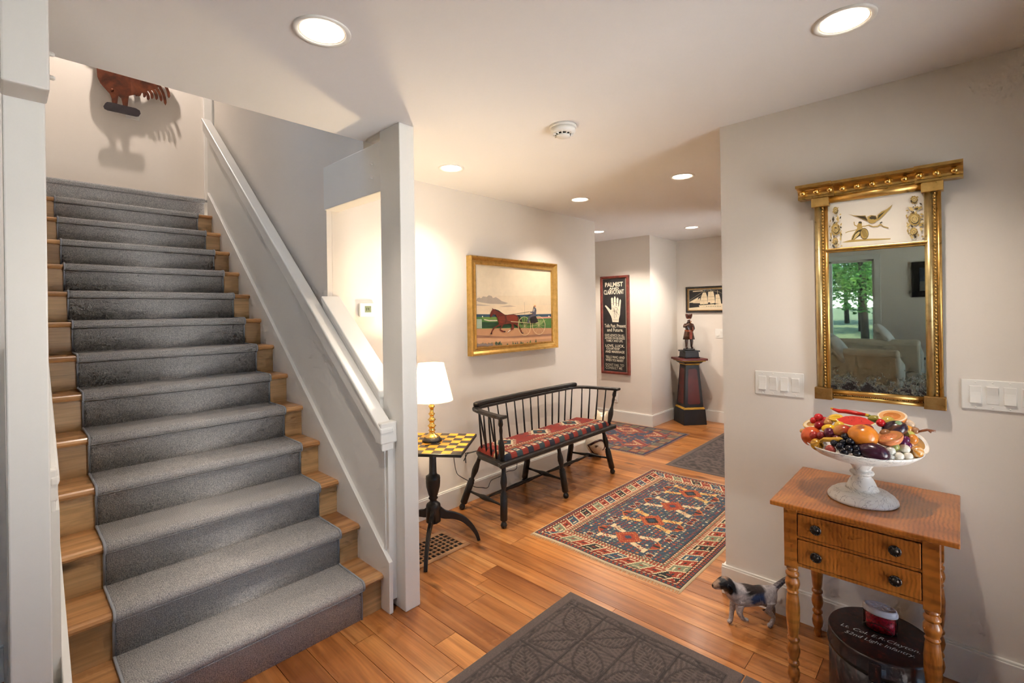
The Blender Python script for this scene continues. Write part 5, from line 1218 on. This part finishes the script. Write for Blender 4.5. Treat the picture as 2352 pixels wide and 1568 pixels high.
link('body', dme, dg_)
for s in (-1, 1): MB().ball((.112, s*.026, .168), (.015, .006, .024), 12, 8, Matrix.Rotation(R(18), 4, 'Y'), col=srgb(18, 17, 22)).build('ear', M['glaze'], dg_)
# ------------------------------------------------------------------ pedestal and carved figure
PX, PY, PRZ = 6.195, 2.615, R(-42.1)
pd = thing('black_pedestal', 'tapered black and red painted pedestal in the far corner', 'pedestal', (PX, PY, 0), PRZ)
M['pblack'] = plain('pedestal_black', srgb(30, 27, 27), .4, var=.2, vscale=14); M['pred'] = plain('pedestal_red', srgb(92, 30, 22), .4, var=.15, vscale=10); M['pyel'] = plain('pedestal_ochre', srgb(170, 128, 44), .45, var=.15, vscale=20)
def frust(a0, a1, z0, z1, m=None):
    m = m or MB(); vs = [(sx*a/2, sy*a/2, z) for a, z in ((a0, z0), (a1, z1)) for sx, sy in ((-1, -1), (1, -1), (1, 1), (-1, 1))]
    return m.add(vs, [(3, 2, 1, 0), (4, 5, 6, 7)]+[(i, (i+1) % 4, 4+(i+1) % 4, 4+i) for i in range(4)])
frust(.31, .285, 0, .195).build('plinth', M['pblack'], pd, bevel=.004)
frust(.285, .262, .195, .222).build('plinth_moulding', M['pyel'], pd, bevel=.006)
frust(.252, .178, .222, .765).build('shaft', M['pblack'], pd, bevel=.004)
for s in range(4):
    MM = Matrix.Rotation(s*PI/2, 4, 'Z'); k = lambda z: -(.126-(z-.222)*.037/.543)-.0015
    o_ = [(-.082, .285), (-.082, .30), (-.095+.0, .285)]
    pts = [(-.066, .262), (.066, .262), (.083, .280), (.060, .700), (.044, .718), (-.044, .718), (-.060, .700), (-.083, .280)]
    m_ = MB().add([MM @ Vector((x, k(z)-.001, z)) for x, z in pts], [list(range(8))]); m_.build('red_panel', M['pred'], pd)
frust(.186, .20, .765, .785).build('neck_moulding', M['pyel'], pd, bevel=.004); frust(.215, .27, .785, .815).build('cap_cove', M['pblack'], pd); frust(.30, .315, .812, .826).build('cap_band', M['pyel'], pd, bevel=.003); frust(.345, .345, .826, .852).build('cap_slab', M['pred'], pd, bevel=.004)
fg = thing('carved_figure', 'small carved wooden figure with feather crown on the pedestal', 'statue', (PX, PY, .8525), PRZ)
frust(.20, .205, 0, .012).build('base', M['pblack'], fg); frust(.185, .175, .012, .082).build('base_block', M['pblack'], fg); frust(.205, .205, .082, .10).build('base_slab', M['pblack'], fg, bevel=.003); MB().lathe([(.075, .10), (.07, .118)], 24).build('ground', M['pblack'], fg)
z0 = .116
fv = [(0, 0, .20), (0, -.002, .25), (0, -.004, .30), (0, -.004, .335), (0, -.006, .356), (0, -.010, .385),
      (-.030, 0, .18), (-.036, -.008, .10), (-.034, .002, .025), (-.036, -.022, .010), (.030, 0, .18), (.036, -.006, .10), (.036, .002, .025), (.042, -.022, .010),
      (-.052, -.002, .315), (-.078, -.022, .290), (-.030, -.052, .318), (-.008, -.050, .335), (.052, -.002, .315), (.068, -.012, .262), (.040, -.048, .255), (.028, -.054, .262)]
fe = [(0, 1), (1, 2), (2, 3), (3, 4), (4, 5), (0, 6), (6, 7), (7, 8), (8, 9), (0, 10), (10, 11), (11, 12), (12, 13), (2, 14), (14, 15), (15, 16), (16, 17), (2, 18), (18, 19), (19, 20), (20, 21)]
frr = [.040, .036, .042, .022, .016, .026, .026, .021, .014, .014, .026, .021, .014, .014, .021, .016, .012, .011, .021, .016, .012, .012]
fme = skin_mesh('body', [(x, y, z+z0) for x, y, z in fv], fe, frr, 2)
paint(fme, lambda p, n: srgb(62, 42, 34) if p.z-z0 < .30 else srgb(76, 48, 36)); fme.materials.append(M['glaze']); link('body', fme, fg)
MB().lathe([(.046, .245), (.052, .225), (.060, .18), (.072, .125), (.060, .128), (.04, .2)], 20, Matrix.Translation((0, 0, z0)), True, 1.1, .8, False, col=srgb(66, 38, 24)).build('skirt', M['glaze'], fg)
MB().prism([(-.016, .13), (.016, .13), (.02, .225), (-.02, .225)], .006, Matrix(((1, 0, 0, 0), (0, 0, 1, -.060), (0, 1, 0, z0), (0, 0, 0, 1))), col=srgb(120, 48, 32)).build('apron', M['glaze'], fg)
MB().lathe([(1.05, .225), (1.1, .238), (1.05, .25)], 20, Matrix.Translation((0, 0, z0)), True, .050, .042, False, col=srgb(120, 60, 36)).build('belt', M['glaze'], fg)
hd = MB()
for i in range(13):
    a = 2*PI*i/13; hd.ball((.031*math.cos(a), .029*math.sin(a)-.010, z0+.428), (.010, .006, .034), 8, 6, Matrix.Rotation(a, 4, 'Z') @ Matrix.Rotation(R(14), 4, 'Y'), col=srgb(92, 46, 30) if i % 2 else srgb(64, 34, 26))
hd.lathe([(.026, .395), (.028, .402), (.026, .41)], 16, Matrix.Translation((0, -.010, z0)), col=srgb(130, 66, 38)); hd.build('feather_crown', M['glaze'], fg)
fc = MB(); fc.ball((0, -.037, z0+.383), (.005, .007, .006), 8, 6, col=srgb(58, 36, 28))
for s in (-1, 1): fc.ball((s*.010, -.032, z0+.390), (.004, .003, .003), 6, 5, col=srgb(200, 180, 150))
fc.box(-.010, .010, -.036, -.030, z0+.369, z0+.372, col=srgb(110, 50, 36)); fc.build('face', M['glaze'], fg)
MB().tube([(-.004, -.058, z0+.338), (.012, -.052, z0+.366)], .0055, 6, col=srgb(150, 100, 60)).build('pipe', M['glaze'], fg)
MB().lathe([(.006, 0), (.012, .02), (.010, .05), (.004, .06)], 10, Matrix.Translation((.028, -.06, z0+.23)), col=srgb(96, 44, 30)).build('bundle', M['glaze'], fg)

# ------------------------------------------------------------------ sheet-metal rooster on the stair wall
def rust_mat():
    t = NT('rusted_copper_sheet'); v = t.coord('Object'); n = t.noise(v, 9, 5, .65, .5)
    t.col(t.ramp(n, [(.3, srgb(48, 26, 18)), (.5, srgb(92, 46, 28)), (.72, srgb(126, 68, 40))])); t.set(Roughness=.42, Metallic=.55); t.bump(t.noise(v, 60, 2), .2, .001); return t.m
M['rust'] = rust_mat()
rt_ = thing('metal_rooster', 'rusty brown sheet-metal rooster weathervane on wall above the stairs', 'wall sculpture', (.842, YW-.12, 3.482))
low = [(.666, 3.843), (.669, 3.796), (.69, 3.744), (.721, 3.707), (.759, 3.665), (.772, 3.627), (.776, 3.56), (.811, 3.56), (.815, 3.633), (.824, 3.666), (.845, 3.65), (.856, 3.615), (.860, 3.57), (.893, 3.57), (.893, 3.657), (.899, 3.687), (.955, 3.72), (.961, 3.702), (.971, 3.717), (.979, 3.71), (.987, 3.726), (.996, 3.72), (1.007, 3.752), (1.03, 3.775), (1.08, 3.80), (1.13, 3.84), (1.16, 3.87), (1.20, 3.90)]
upr = [(1.25, 3.95), (1.24, 4.05), (1.19, 4.13), (1.12, 4.16), (1.07, 4.13), (1.05, 4.06), (1.0, 3.99), (.93, 3.98), (.87, 4.03), (.83, 4.12), (.81, 4.20), (.79, 4.25), (.76, 4.22), (.75, 4.26), (.72, 4.22), (.70, 4.24), (.685, 4.19), (.64, 4.165), (.685, 4.15), (.69, 4.11), (.675, 4.05), (.66, 3.95)]
def sheet(pts, d, name, mat, parent, off):
    bm_ = bmesh.new(); f = bm_.faces.new([bm_.verts.new((x-.85, 0, z-3.5)) for x, z in pts]); r_ = bmesh.ops.triangulate(bm_, faces=[f]); me = bpy.data.meshes.new(name); bm_.to_mesh(me); bm_.free(); me.materials.append(mat)
    o = link(name, me, parent); o.location = (0, off, 0); s = o.modifiers.new('thick', 'SOLIDIFY'); s.thickness = d; s.offset = 0; return o
sheet(low+upr, .006, 'body_sheet', M['rust'], rt_, 0)
for i_, (rx0, rz0, tx_, tz_) in enumerate(((1.005, 3.78, 1.027, 3.713), (1.03, 3.79, 1.058, 3.694), (1.06, 3.81, 1.090, 3.716), (1.09, 3.83, 1.129, 3.720), (1.12, 3.85, 1.168, 3.716), (1.15, 3.88, 1.204, 3.688), (1.185, 3.92, 1.235, 3.772))):
    d = Vector((tx_-rx0, tz_-rz0)); n = Vector((d.y, -d.x)).normalized(); L_, R_ = [], []
    for q in range(9):
        a = q/8; wv_ = .0125*(1 if a < .8 else math.sqrt(max(0, 1-((a-.8)/.2)**2))); ctr = Vector((rx0, rz0))+d*a-n*(.014*math.sin(PI*a))
        L_.append(ctr+n*wv_); R_.append(ctr-n*wv_)
    sheet([tuple(p) for p in L_]+[tuple(p) for p in R_[:-1][::-1]], .006, 'tail_feather', M['rust'], rt_, -.001)
base = [(.722, 3.557), (.735, 3.572), (.765, 3.578), (.955, 3.578), (.986, 3.564), (.993, 3.535), (.979, 3.507), (.961, 3.500), (.739, 3.498), (.716, 3.506), (.709, 3.527)]
M['dkiron'] = plain('dark_painted_iron', srgb(44, 34, 38), .5, var=.3, vscale=10)
sheet(base, .02, 'base_bar', M['dkiron'], rt_, -.012)
MB().ball((.778-.85, -.006, 3.708-3.5), (.013, .008, .013), 12, 8).build('rivet', M['rust'], rt_)
MB().box(-.02, .02, .0, .118, .30, .34).box(.10, .14, .0, .118, .36, .40).build('wall_bracket', M['dkiron'], rt_)

# ------------------------------------------------------------------ living room that the mirror reflects
M['linen'] = plain('cream_slipcover', srgb(214, 204, 184), .9, var=.05, vscale=8, bump=.2, bscale=20)
def seat(name, label, x, y, rz, wd, dp, cat):
    t = thing(name, label, cat, (x, y, 0), rz)
    MB().box(-wd/2, wd/2, -dp/2, dp/2, .03, .42).build('skirted_base', M['linen'], t, bevel=.03, seg=3)
    MB().box(-wd/2+.16, wd/2-.16, -dp/2+.22, dp/2-.01, .42, .56).build('seat_cushion', M['linen'], t, bevel=.05, seg=4)
    pts = [(-dp/2, .40), (-dp/2-.02, .80), (-dp/2+.04, .86), (-dp/2+.14, .84), (-dp/2+.22, .40)]
    MB().prism(pts, wd, Matrix(((0, 0, 1, -wd/2), (1, 0, 0, 0), (0, 1, 0, 0), (0, 0, 0, 1)))).build('back', M['linen'], t, bevel=.035, seg=4)
    for s in (-1, 1):
        a = [(-dp/2+.02, .40), (-dp/2+.02, .84), (-dp/2+.3, .74), (dp/2-.04, .62), (dp/2, .56), (dp/2, .40)]
        MB().prism(a, .16, Matrix(((0, 0, 1, (-wd/2 if s < 0 else wd/2-.16)), (1, 0, 0, 0), (0, 1, 0, 0), (0, 0, 0, 1)))).build('arm', M['linen'], t, bevel=.04, seg=4)
    return t
def pillow(label, x, y, z, rot):
    o = MB().ball((0, 0, 0), (.26, .20, .09), 24, 12).build('throw_pillow', plain('white_cushion_linen', srgb(224, 222, 214), .9)); o.location = (x, y, z); o.rotation_euler = rot; tag(o, label, 'pillow'); return o
seat('slipcovered_armchair', 'cream armchair nearest the mirror, seen in its reflection', -2.25, .99, R(90), .95, .85, 'armchair')
seat('slipcovered_sofa', 'cream sofa behind the armchair, seen in the mirror', -3.75, 1.15, R(90), 1.5, .9, 'sofa')
pillow('white pillow on the reflected armchair', -1.98, 1.10, .80, (0, R(-60), R(90))); pillow('white pillow against the reflected sofa arm', -3.5, .78, .84, (0, R(-60), R(80)))
t = wthing('framed_print', 'black framed dark print reflected at right of the mirror', 'picture', -5.599, .0, 1.40, '+x')
frame_mesh(.61, .60, [(0, 0), (0, .03), (.01, .036), (.10, .03), (.105, .02)]).build('frame', M['black'], t)
c = Canvas(.10, .10, .41, .40, .012, None); c.rect(0, 0, 1, 1, (60, 66, 84)); c.rect(0, 0, 1, .42, (110, 106, 104)); c.shape([(.35, .1), (.6, .1), (.58, .5), (.66, .7), (.5, .92), (.36, .72), (.42, .5)], (38, 36, 40)); c.build('print', t)
t = wthing('wall_outlet', 'white outlet low on the reflected living room wall', 'outlet', -5.599, .42, .40, '+x'); MB().box(0, .08, -.12, 0, 0, .006).build('plate', M['plate'], t, bevel=.003); MB().box(.025, .055, -.07, -.03, .006, .03).build('plug', M['dark'], t)

# ------------------------------------------------------------------ lawn and trees outside
def grass_mat():
    t = NT('lawn_grass'); v = t.coord('World'); t.col(t.ramp(t.noise(v, 3, 4), [(.3, srgb(92, 104, 66)), (.7, srgb(140, 150, 104))])); t.set(Roughness=.9); return t.m
gr = MB().box(-60, -5.9, -25, 30, -.42, -.4).build('lawn', grass_mat()); tag(gr, 'sunlit green lawn outside the reflected window', 'lawn', kind='stuff')
_t = NT('tree_leaf_green'); _oi = _t.coord('Object'); _t.col(_t.ramp(_t.noise(_oi, 1.2, 3), [(.3, srgb(44, 84, 36)), (.55, srgb(84, 130, 58)), (.8, srgb(146, 180, 96))])); _t.set(Roughness=.7); _t.b.inputs['Subsurface Weight'].default_value = 0; M['leaf'] = _t.m
M['bark'] = plain('tree_bark', srgb(74, 60, 50), .9, var=.2)
def tree(label, x, y, h, r, seed):
    t = thing('broadleaf_tree', label, 'tree', (x, y, -.4), group='trees beyond the lawn'); rr = random.Random(seed)
    MB().tube([(0, 0, 0), (.1, .05, h*.4), (.0, .1, h*.8)], [.13, .10, .04], 8).build('trunk', M['bark'], t)
    m = MB()
    for k in range(9000):
        th = rr.uniform(0, 2*PI); ph = math.acos(rr.uniform(-1, 1)); q = rr.uniform(.55, 1)
        c_ = Vector((math.cos(th)*math.sin(ph)*r*q, math.sin(th)*math.sin(ph)*r*q, h*.58+math.cos(ph)*h*.42*q)); s_ = rr.uniform(.05, .11)
        a = Vector((rr.uniform(-1, 1), rr.uniform(-1, 1), rr.uniform(-.5, .5))).normalized(); b = a.cross(Vector((rr.uniform(-1, 1), rr.uniform(-1, 1), rr.uniform(-1, 1)))).normalized()
        m.poly([c_-a*s_, c_-b*s_*.5, c_+a*s_, c_+b*s_*.5])
    tag(m.build('foliage', M['leaf'], t), kind='stuff')
for i, (x, y, h, r) in enumerate(((-16, 2.5, 6.5, 2.2), (-19, 6.2, 8, 2.6), (-22.5, 3.4, 9, 2.8), (-14.5, 6.4, 6, 1.9), (-25, 8.2, 10, 3.0), (-20, -.9, 8, 2.4), (-30, 1.2, 11, 3.4), (-31, 8.2, 11, 3.6), (-29, 4.9, 7, 2.6))):
    tree(('tree nearest the lawn edge in the reflected window', 'tall tree left in the reflected window', 'tallest tree at the back of reflected window', 'low tree at the edge of reflected window', 'distant tree behind the others in reflection', 'tree at right of the reflected window', 'far tree right behind the others in the reflected window', 'far tree left behind the others in the reflected window', 'small far tree between two tall ones in the reflection')[i], x, y, h, r, i)
